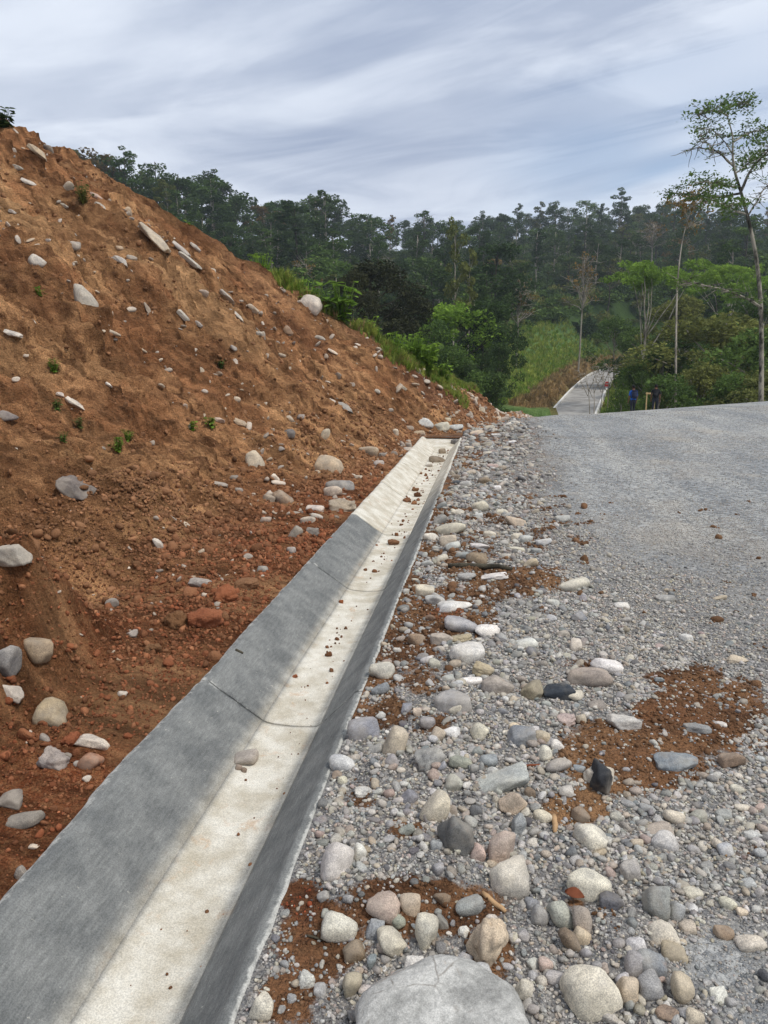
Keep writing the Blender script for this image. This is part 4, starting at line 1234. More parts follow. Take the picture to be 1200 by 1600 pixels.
def bend(a, b, k, r, amp):
    a = np.asarray(a, float); b = np.asarray(b, float); t = np.linspace(0, 1, k)[:, None]
    p = a + (b - a) * t; o = np.cumsum(r.normal(0, amp, (k, 3)), 0); o -= o[:1] * (1 - t) + o[-1:] * t
    return p + o * np.linalg.norm(b - a) * .3
def proto_tree(seed, kind):
    r = np.random.default_rng(seed); tr = MB(); lobes = []
    if kind == 'broad':
        Ht = r.uniform(17, 21); cr = r.uniform(4.2, 5.6); cb = .36; nl = 22; leaf = .62; nq = 2100; flat = .75
        for i in range(nl):
            a = r.uniform(0, 6.28); h = r.uniform(cb, .96); prof = math.sin(math.pi * min(.98, ((h - cb) / (1 - cb)) * .8 + .17)) ** .7
            q = cr * prof * math.sqrt(r.uniform(.05, 1)); lobes.append((q * math.cos(a), q * math.sin(a), h * Ht, r.uniform(1.0, 2.1)))
    elif kind == 'tall':
        Ht = r.uniform(23, 27); cr = r.uniform(2.6, 3.8); cb = r.uniform(.45, .6); nl = 16; leaf = .55; nq = 1500; flat = .6
        for i in range(nl):
            a = r.uniform(0, 6.28); h = cb + (1 - cb) * (i + r.uniform(0, 1)) / nl; prof = .55 + .45 * math.sin(math.pi * (h - cb) / (1 - cb))
            q = cr * prof * r.uniform(.2, 1); lobes.append((q * math.cos(a), q * math.sin(a), h * Ht, r.uniform(.7, 1.5)))
    elif kind == 'bare':
        Ht = r.uniform(17, 20); cr = 4.6; cb = .5; nl = 26; leaf = .4; nq = 420; flat = .5
        for i in range(nl):
            a = r.uniform(0, 6.28); h = r.uniform(cb + .1, 1); q = cr * r.uniform(.3, 1) * (1.1 - .6 * (h - cb) / (1 - cb)); lobes.append((q * math.cos(a), q * math.sin(a), h * Ht, r.uniform(.6, 1.2)))
    elif kind == 'umbrella':
        Ht = 12.5; cr = 5.2; cb = .86; nl = 34; leaf = .28; nq = 6000; flat = .36
        for i in range(nl):
            a = r.uniform(0, 6.28); q = cr * math.sqrt(r.uniform(0, 1)); lobes.append((q * math.cos(a), q * math.sin(a), Ht * (1 - .10 * (q / cr) ** 2) + r.normal(0, .5), r.uniform(.6, 1.35)))
    elif kind == 'olive':
        Ht = r.uniform(9, 11); cr = r.uniform(3.4, 4.4); cb = .28; nl = 34; leaf = .26; nq = 7500; flat = .7
        for i in range(nl):
            a = r.uniform(0, 6.28); h = r.uniform(cb, .97); prof = math.sin(math.pi * min(.98, ((h - cb) / (1 - cb)) * .78 + .2)) ** .8
            q = cr * prof * math.sqrt(r.uniform(.1, 1)); lobes.append((q * math.cos(a), q * math.sin(a), h * Ht, r.uniform(.55, 1.35)))
    top = np.array([r.normal(0, .5), r.normal(0, .5), Ht * (.97 if kind != 'umbrella' else .62)])
    trunk = bend((0, 0, -1.2), top, 9, r, .02); r0 = {'broad': .30, 'tall': .27, 'bare': .26, 'umbrella': .16, 'olive': .15}[kind]
    tr.tube(trunk, np.linspace(r0, r0 * (.25 if kind != 'umbrella' else .7), 9), 7)
    for l in (lobes if kind == 'bare' else lobes[::4] if kind == 'umbrella' else lobes[::2]):
        h = l[2] - (1.2 if kind != 'umbrella' else r.uniform(4.5, 9)) - r.uniform(0, 2) * (kind != 'umbrella'); h = min(max(h, cb * Ht * .75 if kind != 'umbrella' else 3), top[2] * .98); t = (h + 1.2) / (top[2] + 1.2)
        base = np.array([np.interp(t, np.linspace(0, 1, 9), trunk[:, k]) for k in range(3)])
        k = 6; tr.tube(bend(base, l[:3], k, r, .08), np.linspace(r0 * .4, .03, k), 5)
        if kind == 'bare':
            for _ in range(5):
                e = np.array(l[:3]) + r.normal(0, 1.0, 3) * [1, 1, .7]; tr.tube(bend(np.array(l[:3]) * .75 + base * .25, e, 4, r, .1), [.05, .035, .02, .012], 4)
    V, q = lobes_to_leaves(lobes, nq, leaf, r, flat)
    return tr.mesh('trunk'), raw_mesh('crown', V, q, smooth=False), Ht
PROTO = {}
for kind, n in (('broad', 4), ('tall', 4), ('bare', 2), ('umbrella', 2), ('olive', 3)):
    PROTO[kind] = [proto_tree(1000 + 17 * i + len(kind), kind) for i in range(n)]
MESHCACHE = {}
def with_mat(me, mat):
    """the same shape in another leaf colour"""
    k = (me.name, mat)
    if k not in MESHCACHE:
        c = me.copy(); c.materials.clear(); c.materials.append(M[mat]); MESHCACHE[k] = c
    return MESHCACHE[k]
def put_tree(kind, i, loc, scale, leafm, barkm, label, group, name='tree', rz=0., sxy=1.):
    tm, cm, Ht = PROTO[kind][i % len(PROTO[kind])]
    e = empty(name, loc); e.rotation_euler = (0, 0, rz); e.scale = (scale * sxy, scale * sxy, scale)
    obj('trunk', with_mat(tm, barkm), None, e); obj('crown', with_mat(cm, leafm), None, e)
    tag(e, label, 'tree', group); return e
tz = lambda x, y: float(far_z(np.array([x]), np.array([y]))[0][0])

def forest():
    r = np.random.default_rng(55); placed = []
    def ok(x, y, s):
        return all((x - a) ** 2 + (y - b) ** 2 > s * s for a, b in placed)
    lab = {'broad': 'dense broad tree', 'tall': 'tall narrow tree', 'bare': 'thin-leaved tree'}
    def one(px, dist, top=None, where='', grp=''):
        d = ray(px, 590); d = d / (d @ fwv); x, y = d[0] * dist, d[1] * dist
        if not ok(x, y, 3.4): return
        kind = r.choice(['broad', 'tall', 'bare'], p=[.78, .17, .05]); i = int(r.integers(0, 4)); z = tz(x, y)
        Ht = PROTO[kind][i % len(PROTO[kind])][2]
        if top is None: sc = r.uniform(.48, .82)
        else: sc = (P(px, top, dist)[2] - z) / Ht; sc = min(max(sc, .42), 1.0)
        zones = [(330, 'above the near slope crown'), (450, 'left of the white crown boulder'), (560, 'over the white crown boulder'), (680, 'above the blackish tree'), (790, 'behind the twin pale trunks'), (870, 'over the green clearing'), (960, 'above the far road'), (1040, 'left of the thin pale trunk'), (1110, 'right of the thin pale trunk'), (9999, 'behind the tall right-hand tree')]
        where = where + ' ' + next(b for a, b in zones if px < a)
        lm = r.choice(['leaf_dark', 'leaf_mid', 'leaf_olive', 'leaf_brown'], p=[.66, .24, .07, .03]) if kind != 'bare' else r.choice(['leaf_brown', 'leaf_olive'])
        put_tree(kind, i, (x, y, z), sc, lm, r.choice(['bark_pale', 'bark_dark'], p=[.45, .55]), {'leaf_dark': 'dark green', 'leaf_mid': 'mid-green', 'leaf_olive': 'olive-green', 'leaf_brown': 'brownish'}[str(lm)] + ' ' + lab[kind] + where, grp, 'forest_tree', r.uniform(0, 6.28), r.uniform(1.0, 1.45))
        placed.append((x, y))
    # skyline
    px = 150.
    while px < 1230:
        rd = np.interp(px, RIDGE[:, 0], RIDGE[:, 2]); ry = np.interp(px, RIDGE[:, 0], RIDGE[:, 1])
        one(px, rd * r.uniform(.94, 1.0), ry + r.normal(2, 11), ' on the skyline ridge', 'trees along the skyline ridge'); px += r.uniform(7, 17) * (230 / rd)**.5
    for (q, t) in ((215, 252), (205, 262), (290, 284), (318, 285), (955, 308), (800, 330), (510, 320), (905, 322), (860, 330), (1060, 330), (340, 290), (985, 330)):
        one(q, np.interp(q, RIDGE[:, 0], RIDGE[:, 2]) * r.uniform(.86, .93), t, ' topping the skyline ridge', 'emergent trees on the skyline')
    n = 0; tries = 0
    while n < 215 and tries < 6000:
        tries += 1; q = r.uniform(250, 1230); rd = np.interp(q, RIDGE[:, 0], RIDGE[:, 2]); dist = r.uniform(92, rd * .95)
        dist = 92 + (rd * .95 - 92) * r.uniform(0, 1) ** .85
        d = ray(q, 590); d = d / (d @ fwv); x, y = d[0] * dist, d[1] * dist; z, dm, sd = far_z(np.array([x]), np.array([y]))
        if dm[0] < 9: continue
        gx, gy = proj(np.array([x, y, z[0]]))
        if ell(np.array([gx]), np.array([gy]), [(840, 585, 62, 72, 1), (800, 640, 40, 40, 1), (870, 540, 36, 20, 1)])[0] > .3: continue
        # keep the far road in view
        if 860 < gx < 975 and dist < 140: continue
        c = len(placed); one(q, dist, None, ' on the upper hillside' if dist > 160 else ' on the lower hillside', 'trees on the wooded hillside' if dist > 160 else 'trees low on the hillside'); n += len(placed) - c
    print('forest', len(placed))
forest()

def feature(kind, i, px, dist, top_px, leafm, barkm, label, name='tree', base_px=None, sxy=1., grp=None):
    d = ray(px, 590); d = d / (d @ fwv); x, y = d[0] * dist, d[1] * dist
    z = tz(x, y) if base_px is None else P(px, base_px, dist)[2]
    Ht = PROTO[kind][i % len(PROTO[kind])][2]; sc = (P(px, top_px, dist)[2] - z) / Ht
    return put_tree(kind, i, (x, y, z), sc, leafm, barkm, label, grp, name, i * 1.3 + px, sxy)
feature('tall', 0, 708, 84, 352, 'leaf_olive', 'bark_pale', 'taller of the twin slender trees with pale trunks beyond the slope', sxy=.55)
feature('tall', 2, 728, 80, 398, 'leaf_olive', 'bark_pale', 'shorter of the twin slender trees with pale trunks beyond the slope', sxy=.62)
feature('bare', 0, 806, 104, 442, 'leaf_brown', 'bark_pale', 'grey bare-crowned tree standing over the green clearing', sxy=.9)
feature('bare', 1, 903, 118, 405, 'leaf_brown', 'bark_pale', 'forked pale-trunked tree with thin brown crown above the far road', sxy=.7)
feature('umbrella', 0, 1004, 74, 424, 'leaf_bright', 'bark_pale', 'flat-topped bright green tree left of the thin pale trunk', sxy=.85)
feature('umbrella', 1, 1128, 88, 424, 'leaf_bright', 'bark_pale', 'flat-topped bright green tree behind the tall right-hand tree', sxy=.9)
feature('umbrella', 0, 1190, 80, 440, 'leaf_fresh', 'bark_pale', 'flat green canopy tree cut by the right edge', sxy=.8)
for j, (px, d, top, lm, w, lb) in enumerate((
        (1120, 58, 500, 'leaf_olive', 1.2, 'big olive-green bushy tree left of the tall right-hand tree'),
        (1185, 52, 520, 'leaf_mid', 1.0, 'dark bushy tree at the right edge behind the tall trunk'),
        (1075, 66, 520, 'leaf_mid', 1.0, 'green bushy tree right of the thin pale trunk'),
        (1030, 60, 548, 'leaf_mid', 1.0, 'green bushy tree just behind the two walkers'),
        (1000, 58, 566, 'leaf_mid', .7, 'leafy dark tree beside the far road, left of the walkers'),
        (1160, 70, 470, 'leaf_mid', 1.0, 'tall dark leafy tree filling the right side of the valley'),
        (1060, 84, 470, 'leaf_olive', .9, 'olive leafy tree under the flat green canopies'),
        (960, 100, 500, 'leaf_mid', .9, 'leafy tree above the bend of the far road'),
        (1000, 96, 505, 'leaf_mid', .9, 'leafy tree right of the bend of the far road'),
        (1100, 50, 575, 'leaf_olive', .9, 'low olive bush-tree behind the gravel crest on the right'),
        (1045, 48, 590, 'leaf_mid', .8, 'low leafy tree right of the walkers'),
        (970, 50, 606, 'leaf_mid', .42, 'low dark bush beside the blue-shirted walker'),
        (1150, 46, 590, 'leaf_mid', .9, 'low leafy tree at the foot of the tall right-hand tree'),
        (1195, 44, 585, 'leaf_olive', .9, 'low leafy bush at the right edge behind the gravel crest'))):
    feature('olive', j, px, d, top, lm, 'bark_pale', lb, sxy=w * 1.15)
for j, (px, d, top, lm, w, lb) in enumerate((
        (592, 50, 418, 'leaf_black', 1.05, 'blackish dense round-crowned tree behind the slope crown'),
        (640, 54, 455, 'leaf_black', .8, 'smaller blackish tree right of the blackish round-crowned one'),
        (555, 47, 432, 'leaf_black', .6, 'narrow blackish tree left of the blackish round-crowned one'),
        (702, 66, 482, 'leaf_fresh', .95, 'fresh green bushy tree at the foot of the twin trunks'),
        (672, 62, 500, 'leaf_mid', .7, 'mid green tree between blackish tree and twin trunks'),
        (758, 66, 478, 'leaf_dark', .75, 'dark vine-hung tree right of the twin trunks'),
        (775, 62, 540, 'leaf_dark', .7, 'low dark tree at the edge of the green clearing'),
        (740, 56, 560, 'leaf_dark', .8, 'low dark bush-tree behind the far slope nose'),
        (690, 54, 545, 'leaf_mid', .7, 'low green bush-tree behind the grassy slope crown'))):
    feature('olive', j + 1, px, d, top, lm, 'bark_dark', lb, sxy=w * 1.15, base_px=None if px > 660 else 560)

# --- the tall thin-crowned tree at the right, branch by branch
def skeleton_tree(name, dist, trunk, tr_r, branches, leafm, barkm, label, leaf=.22, seed=1, nleaf=120, twigs=3, spread=(.34, .34, .13)):
    r = np.random.default_rng(seed); tm = MB(); lob = []; L = []
    tp = np.array([P(a, b, dist) for a, b in trunk]); base = tp[0].copy()
    t = np.linspace(0, len(tp) - 1, len(tp) * 4); tp2 = np.stack([np.interp(t, np.arange(len(tp)), tp[:, k]) for k in range(3)], -1)
    for _ in range(3): tp2[1:-1] = (tp2[:-2] + 2 * tp2[1:-1] + tp2[2:]) / 4
    tm.tube(tp2 - base, np.linspace(tr_r, tr_r * .14, len(tp2)) , 8)
    for pts, leafy, rad, bd in branches:
        q = np.array([P(a, b, dist + bd * i / (len(pts) - 1)) for i, (a, b) in enumerate(pts)])
        t = np.linspace(0, len(q) - 1, len(q) * 4); q2 = np.stack([np.interp(t, np.arange(len(q)), q[:, k]) for k in range(3)], -1)
        q2[1:-1] += r.normal(0, .05, (len(q2) - 2, 3))
        for _ in range(2): q2[1:-1] = (q2[:-2] + 2 * q2[1:-1] + q2[2:]) / 4
        tm.tube(q2 - base, np.linspace(rad, .012, len(q2)), 6)
        for k in range(len(q2) // 4, len(q2)):
            for _ in range(twigs):
                dirv = r.normal(size=3) * [1, 1, .45]; dirv /= np.linalg.norm(dirv); e = q2[k] + dirv * r.uniform(.3, .85)
                tm.tube(bend(q2[k] - base, e - base, 4, r, .12), [.022, .016, .011, .007], 4)
                if leafy:
                    n = max(1, int(nleaf * leafy / 8)); c = e - base + r.normal(0, 1, (n, 3)) * spread; L.append(c)
    C = np.concatenate(L); V, q = leaf_quads(C, leaf * np.exp(r.normal(0, .25, len(C))), r, .6, .5)
    e = empty(name, base); obj('trunk', tm.mesh('trunk'), M[barkm], e); obj('crown', raw_mesh('crown', V, q, smooth=False), M[leafm], e); tag(e, label, 'tree'); return e
skeleton_tree('tree', 34, [(1189, 660), (1190, 540), (1189, 470), (1182, 400), (1170, 345), (1158, 300), (1148, 270), (1144, 240), (1146, 216), (1139, 190), (1135, 176)], .115, [
    ([(1158, 302), (1125, 308), (1085, 302), (1050, 303)], .8, .06, 3), ([(1150, 292), (1120, 285), (1098, 285)], .8, .045, -2), ([(1165, 335), (1142, 322), (1128, 318)], .8, .05, -3),
    ([(1148, 262), (1125, 240), (1095, 230), (1070, 236)], 0, .05, 2), ([(1140, 255), (1115, 232), (1092, 212)], .08, .04, -2), ([(1146, 222), (1172, 205), (1198, 200)], .8, .05, 2), ([(1138, 182), (1112, 172), (1092, 180)], .7, .035, -2),
    ([(1134, 168), (1155, 162), (1168, 160)], .6, .03, 1), ([(1158, 298), (1176, 262), (1198, 236), (1215, 220)], .4, .07, -2), ([(1150, 270), (1172, 252), (1192, 246)], .7, .04, 2), ([(1168, 338), (1182, 318), (1195, 292), (1215, 280)], .05, .05, 2),
    ([(1190, 482), (1172, 468), (1135, 455), (1092, 444), (1062, 440)], .35, .07, -4), ([(1144, 240), (1120, 208), (1096, 200)], .5, .03, 1)], 'leaf_mid', 'bark_moss', 'tall thin-crowned tree with mossy trunk at the right edge', .15, 5, 215, 3, (.2, .2, .055))
skeleton_tree('tree', 48, [(1055, 665), (1056, 560), (1057, 470), (1060, 420), (1066, 375), (1074, 345), (1084, 318)], .08, [
    ([(1076, 340), (1066, 325), (1060, 318)], .5, .04, 1), ([(1080, 328), (1092, 318), (1100, 315)], .7, .04, -1), ([(1084, 318), (1078, 306), (1090, 302)], .8, .03, 1), ([(1070, 360), (1078, 352), (1084, 350)], .3, .03, 1)], 'leaf_brown', 'bark_pale', 'very thin pale-trunked tree with a small brown tuft on top', .22, 6, 90)
for j, (bx, by, tx, ty, d) in enumerate(((922, 660, 915, 578, 58), (935, 660, 944, 566, 60), (948, 655, 950, 570, 62), (928, 655, 926, 590, 57), (960, 655, 962, 560, 62))):
    mx, my = (bx + tx) / 2, (by + ty) / 2
    lb = ['leftmost bare grey sapling before the far road', 'bare forked sapling over the middle of the far road', 'bare sapling before the right kerb of the far road', 'shortest bare sapling before the far road', 'rightmost bare sapling at the bend of the far road'][j]
    skeleton_tree('sapling', d, [(bx, by), (mx + 2, my), (tx, ty)], .05, [([(mx, my), (mx - 10, my - 22), (mx - 14, my - 40)], .03, .03, 1), ([(mx + 1, my - 8), (mx + 10, my - 26), (mx + 16, my - 40)], .03, .03, -1)], 'leaf_brown', 'bark_pale', lb, .12, 20 + j, 30, 1)

# --- undergrowth and grass
def bush_mesh(name, seed, n, leaf, mat, flat=.7):
    r = np.random.default_rng(seed); lob = [(r.normal(0, .45), r.normal(0, .45), r.uniform(.1, .8), r.uniform(.35, .6)) for _ in range(9)]
    V, q = lobes_to_leaves(lob, n, leaf, r, flat); me = raw_mesh(name, V, q, smooth=False); me.materials.append(M[mat]); return me
def tuft_mesh(name, seed, mat, n=16, spread=.35, w=.035):
    r = np.random.default_rng(seed); V = []; Q = []; T = []
    for i in range(n):
        a = r.uniform(0, 6.28); o = np.array([math.cos(a), math.sin(a), 0]) * r.uniform(0, .16); h = r.uniform(.55, 1.05); b = r.uniform(.1, spread) * h; dr = np.array([math.cos(a), math.sin(a), 0]); s = np.array([-math.sin(a), math.cos(a), 0]) * w
        k = len(V); V += [o - s, o + s, o + dr * b * .35 + [0, 0, h * .6] - s * .8, o + dr * b * .35 + [0, 0, h * .6] + s * .8, o + dr * b + [0, 0, h]]
        Q.append([k, k + 1, k + 3, k + 2]); T.append([k + 2, k + 3, k + 4])
    me = raw_mesh(name, np.array(V), Q, T, smooth=False); me.materials.append(M[mat]); return me
def coll_of(name, meshes):
    c = bpy.data.collections.new(name)
    for i, me in enumerate(meshes): c.objects.link(bpy.data.objects.new(f'{name}_{i:02d}', me))
    return c
BUSH = coll_of('bush_shape', [bush_mesh('bush', 300 + i, 420, .22, m) for i, m in enumerate(['leaf_dark', 'leaf_mid', 'leaf_dark', 'leaf_olive', 'leaf_mid'])])
GRASS = coll_of('grass_shape', [tuft_mesh('tuft', 400 + i, m) for i, m in enumerate(['grass', 'grass', 'leaf_fresh', 'drygrass'])])
def undergrowth():
    n = 5200; q = rng.uniform(150, 1280, n); rd = np.interp(q, RIDGE[:, 0], RIDGE[:, 2]); dist = 64 + (rd - 64) * rng.uniform(0, 1, n) ** .9
    d = np.array([ray(a, 590) for a in q]); d = d / (d @ fwv)[:, None]; x = d[:, 0] * dist; y = d[:, 1] * dist; z, dm, sd = far_z(x, y)
    gx, gy = proj(np.stack([x, y, z], -1)); cl = ell(gx, gy, [(838, 588, 66, 76, 1), (800, 640, 40, 40, 1), (870, 540, 40, 24, 1)])
    k = (dm > 7.5) & ((cl < .3) | (rng.uniform(0, 1, n) < .06)) & ~((gx > 868) & (gx < 975) & (dist < 112)); x, y, z, dist = x[k], y[k], z[k], dist[k]; n = len(x)
    s = rng.uniform(1.3, 3.6, n) * np.where(dist < 90, .7, 1); scl = np.stack([s, s, s * rng.uniform(.7, 1.3, n)], -1)
    scatter('undergrowth', BUSH, np.stack([x, y, z - .2], -1), scl, np.stack([0 * x, 0 * x, rng.uniform(0, 6.28, n)], -1), rng.integers(0, 5, n), np.ones((n, 3)), 'dark green undergrowth beneath the hillside trees', 'undergrowth')
    # clearing grass and dry bank
    n = 5000; gx = rng.uniform(770, 985, n); dist = rng.uniform(66, 150, n); d = np.array([ray(a, 590) for a in gx]); d = d / (d @ fwv)[:, None]; x = d[:, 0] * dist; y = d[:, 1] * dist; z, dm, sd = far_z(x, y)
    k = dm > 2.8; x, y, z, dm, sd = x[k], y[k], z[k], dm[k], sd[k]; n = len(x); dry = (dm < 4.8) & (sd < 0)
    s = np.where(dry, rng.uniform(.4, .9, n), rng.uniform(.4, 1.0, n)); idx = np.where(dry, 3, rng.integers(0, 3, n))
    scatter('hillside_grass', GRASS, np.stack([x, y, z - .05], -1), np.stack([s * 1.6, s * 1.6, s], -1), np.stack([rng.normal(0, .2, n), rng.normal(0, .2, n), rng.uniform(0, 6.28, n)], -1), idx, np.ones((n, 3)), 'rough grass on the green clearing and dry bank by the far road', 'grass')
undergrowth()
def crown_grass():
    Yg = SG[..., 1]; px, py = proj(SG); dc = np.maximum(crown_d(Yg), .4)
    e = SD - dc
    line = np.interp(px, [420, 480, 540, 610, 660, 727], [420, 470, 510, 560, 600, 640]); band = np.abs(py - line)
    pr = ((px > 425) & (px < 745) & (Yg > 16)) * (np.exp(-(np.maximum(-e - .02, 0) / .22) ** 2) * (e < 2.0) + .55 * (px > 600) * (px < 730) * np.exp(-((py - np.interp(px, [600, 660, 700, 727], [550, 578, 604, 632])) / 6) ** 2))
    pr = pr * (.25 + np.clip(fbm(Yg * .9, SD * .9, 3, 300) + .4, 0, 1))
    w = pr.ravel(); w = w / w.sum(); i = rng.choice(len(w), 7000, p=w); p = SG.reshape(-1, 3)[i]; n = len(p)
    s = rng.uniform(.12, .38, n) * np.where(p[:, 1] > 18.6, .6, 1)
    scatter('crown_grass', GRASS, p - [0, 0, .03], np.stack([s, s, s], -1), np.stack([rng.normal(0, .25, n), rng.normal(.15, .25, n), rng.uniform(0, 6.28, n)], -1), rng.choice([0, 1, 2, 3], n, p=[.4, .3, .2, .1]), np.ones((n, 3)), 'long green grass along the crown of the far slope', 'grass')
crown_grass()
def drop(x, y):
    ok, loc, nrm, _ = slope_o.ray_cast(Vector((x, y, 40)), Vector((0, 0, -1))); return loc if ok else Vector((x, y, 0))
def broad_plant(name, loc, h, n, leaf, mat, label, cat, seed, group=None, spread=.5):
    """stems carrying broad leaves"""
    r = np.random.default_rng(seed); st = MB(); V = []; Q = []
    for i in range(n):
        a = r.uniform(0, 6.28); top = np.array([math.cos(a), math.sin(a), 0]) * r.uniform(.1, spread) * h + [0, 0, h * r.uniform(.45, 1)]
        c = bend((0, 0, -.03), top, 4, r, .08); st.tube(c, [.012 * h + .002, .010 * h + .002, .007 * h + .002, .005 * h + .001], 4)
        for j in range(3):
            b = c[1 + j]; da = r.uniform(0, 6.28); dv = np.array([math.cos(da), math.sin(da), r.uniform(-.3, .35)]); sv_ = np.cross(dv, [0, 0, 1]); sv_ /= np.linalg.norm(sv_); L = leaf * r.uniform(.6, 1.15); k = len(V)
            V += [b, b + dv * L * .35 + sv_ * L * .36, b + dv * L * .75 + sv_ * L * .26 - [0, 0, .1 * L], b + dv * L - [0, 0, .22 * L], b + dv * L * .75 - sv_ * L * .26 - [0, 0, .1 * L], b + dv * L * .35 - sv_ * L * .36, b + dv * L * .45 - [0, 0, .08 * L]]
            Q += [[k, k + 1, k + 2, k + 6], [k + 6, k + 2, k + 3, k + 4], [k, k + 6, k + 4, k + 5]]
    e = empty(name, loc); obj('stem', st.mesh('stem'), M[mat], e); obj('foliage', raw_mesh('foliage', np.array(V), Q, smooth=False), M[mat], e); tag(e, label, cat, group); return e
def slope_plant(px, py, back, h, n, leaf, mat, label, seed, name='shrub', cat='shrub'):
    hit = cast(px, py, [slope_o])
    if hit is None: return
    x, y = hit[1].x - back, hit[1].y + back * .3; loc = drop(x, y)
    return broad_plant(name, loc, h, n, leaf, mat, label, cat, seed)
for j, a in enumerate(((566, 530, .6, 1.04, 41, 0.28, 'leaf_fresh', 'bright broad-leaved plant right of the white boulder on the crown'),
        (520, 500, .8, 0.96, 41, 0.20, 'leaf_fresh', 'dark green broad-leaved plant behind the white boulder'),
        (500, 486, 1.4, 1.52, 104, 0.16, 'leaf_fresh', 'tall bright bush above the white boulder on the crown'),
        (470, 465, 1.2, 1.20, 104, 0.14, 'leaf_fresh', 'bright bush left of the white boulder on the crown'),
        (535, 510, 1.6, 1.60, 114, 0.17, 'leaf_fresh', 'bright bush between white boulder and blackish tree'),
        (600, 550, .5, 0.72, 52, 0.15, 'leaf_fresh', 'low bright plant on the grassy crown past the boulder'),
        (668, 588, .4, 0.88, 57, 0.17, 'leaf_fresh', 'dark leafy plant on the grassy crown of the far slope'),
        (690, 600, .4, 0.80, 57, 0.17, 'leaf_fresh', 'bright leafy plant near the end of the grassy crown'),
        (640, 572, .4, 0.64, 46, 0.14, 'leaf_fresh', 'leafy plant halfway down the grassy crown'),
        (710, 610, .3, 0.56, 46, 0.13, 'leaf_fresh', 'last leafy plant on the far slope nose'),
        (6, 200, .0, 0.34, 31, 0.13, 'leaf_dark', 'dark plant on the slope top at the left edge'),
        (310, 360, .3, 0.40, 26, 0.12, 'leaf_fresh', 'small plant on the crown before the ridge trees'),
        (430, 436, .4, 0.64, 46, 0.12, 'leaf_fresh', 'small bright plant where the grassy crown begins'))):
    slope_plant(*a[:7], a[7], 500 + j)
for j, a in enumerate(((330, 668, 0, .14, 25, 0.072, 'leaf_fresh', 'green broad-leaved weed in the middle of the slope'),
        (300, 672, 0, .12, 22, 0.050, 'leaf_fresh', 'small weed left of the broad-leaved weed on the slope'),
        (185, 705, 0, .16, 35, 0.044, 'leaf_fresh', 'bright grassy weed above the dark jutting slab'),
        (200, 690, 0, .14, 28, 0.039, 'leaf_fresh', 'darker weed beside the bright grassy weed'),
        (85, 580, 0, .16, 25, 0.044, 'leaf_fresh', 'small weed near the left edge of the slope'),
        (90, 640, 0, .12, 19, 0.039, 'leaf_mid', 'tiny weed under the long whitish flake'),
        (130, 318, 0, .34, 38, 0.066, 'leaf_olive', 'dry olive weed high on the slope'),
        (100, 690, 0, .10, 16, 0.033, 'leaf_mid', 'tiny weed left of the bright grassy weed'),
        (125, 668, 0, .12, 22, 0.039, 'leaf_olive', 'olive weed above the dark jutting slab'),
        (345, 575, 0, .14, 16, 0.055, 'leaf_mid', 'little weed right of the slope centre'),
        (62, 462, 0, .12, 12, 0.055, 'leaf_fresh', 'tiny bright sprig left of the pale oblong stone'))):
    slope_plant(*a[:7], a[7], 600 + j, 'weed', 'weed')

# --- sticks and dead leaves
def stick(px0, py0, px1, py1, rpx, mat, label, name='twig'):
    a = cast(px0, py0, SURF); b = cast(px1, py1, SURF)
    if not a or not b: return
    d = float((np.array(a[1]) - CP) @ fwv); rr = rpx * d / F / 2; m = MB(); r = np.random.default_rng(int(px0)); up = np.array([0, 0, rr * .8])
    o = np.array(a[1]); m.tube(bend(np.array(a[1]) + up - o, np.array(b[1]) + up - o, 6, r, .05), rr * np.array([.8, 1.05, .95, 1, .9, .6]), 7)
    e = obj(name, m.mesh(name), M[mat]); e.location = o; tag(e, label, 'stick')
stick(865, 1277, 867, 1304, 9, 'drywood', 'short pale broken stick lying in coarse gravel')
stick(754, 1398, 790, 1428, 9, 'drywood', 'split dry wood chip beside the smooth grey stone', 'wood_chip')
stick(479, 1463, 510, 1471, 4, 'bark_dark', 'thin brown twig on earth beside the drain')
stick(1132, 1324, 1134, 1340, 6, 'drywood', 'tiny pale stick in the gravel on the right')
stick(700, 888, 800, 893, 9, 'bark_dark', 'long dark root lying in the upper earth spill', 'root')
stick(232, 736, 250, 747, 3, 'drywood', 'pale twig poking from the slope under the weeds')
stick(368, 1016, 380, 1022, 4, 'bark_dark', 'dark twig on the grey left wall of the drain')
stick(805, 1199, 845, 1196, 4, 'deadleaf', 'reddish root strip at the edge of the road earth patch')
def dead_leaf(px, py, w, label):
    h = cast(px, py, SURF); d = float((np.array(h[1]) - CP) @ fwv); L = w * d / F
    V = []; q = []
    for i in range(7):
        t = i / 6; ww = math.sin(math.pi * (t * .9 + .07)) * .3
        for s in (-1, 0, 1): V.append([(t - .5) * L, s * ww * L, .12 * L * abs(s) + .15 * L * math.sin(3 * t)])
    q = [[i * 3 + j, i * 3 + j + 1, i * 3 + j + 4, i * 3 + j + 3] for i in range(6) for j in range(2)]
    o = obj('dead_leaf', raw_mesh('dead_leaf', np.array(V), q), M['deadleaf']); o.location = h[1] + Vector((0, 0, .02)); o.rotation_euler = (.4, .1, -.2); tag(o, label, 'leaf')
    sm = o.modifiers.new('thick', 'SOLIDIFY'); sm.thickness = .0008
dead_leaf(897, 1408, 30, 'curled red-brown dead leaf under the broad cream cobble')

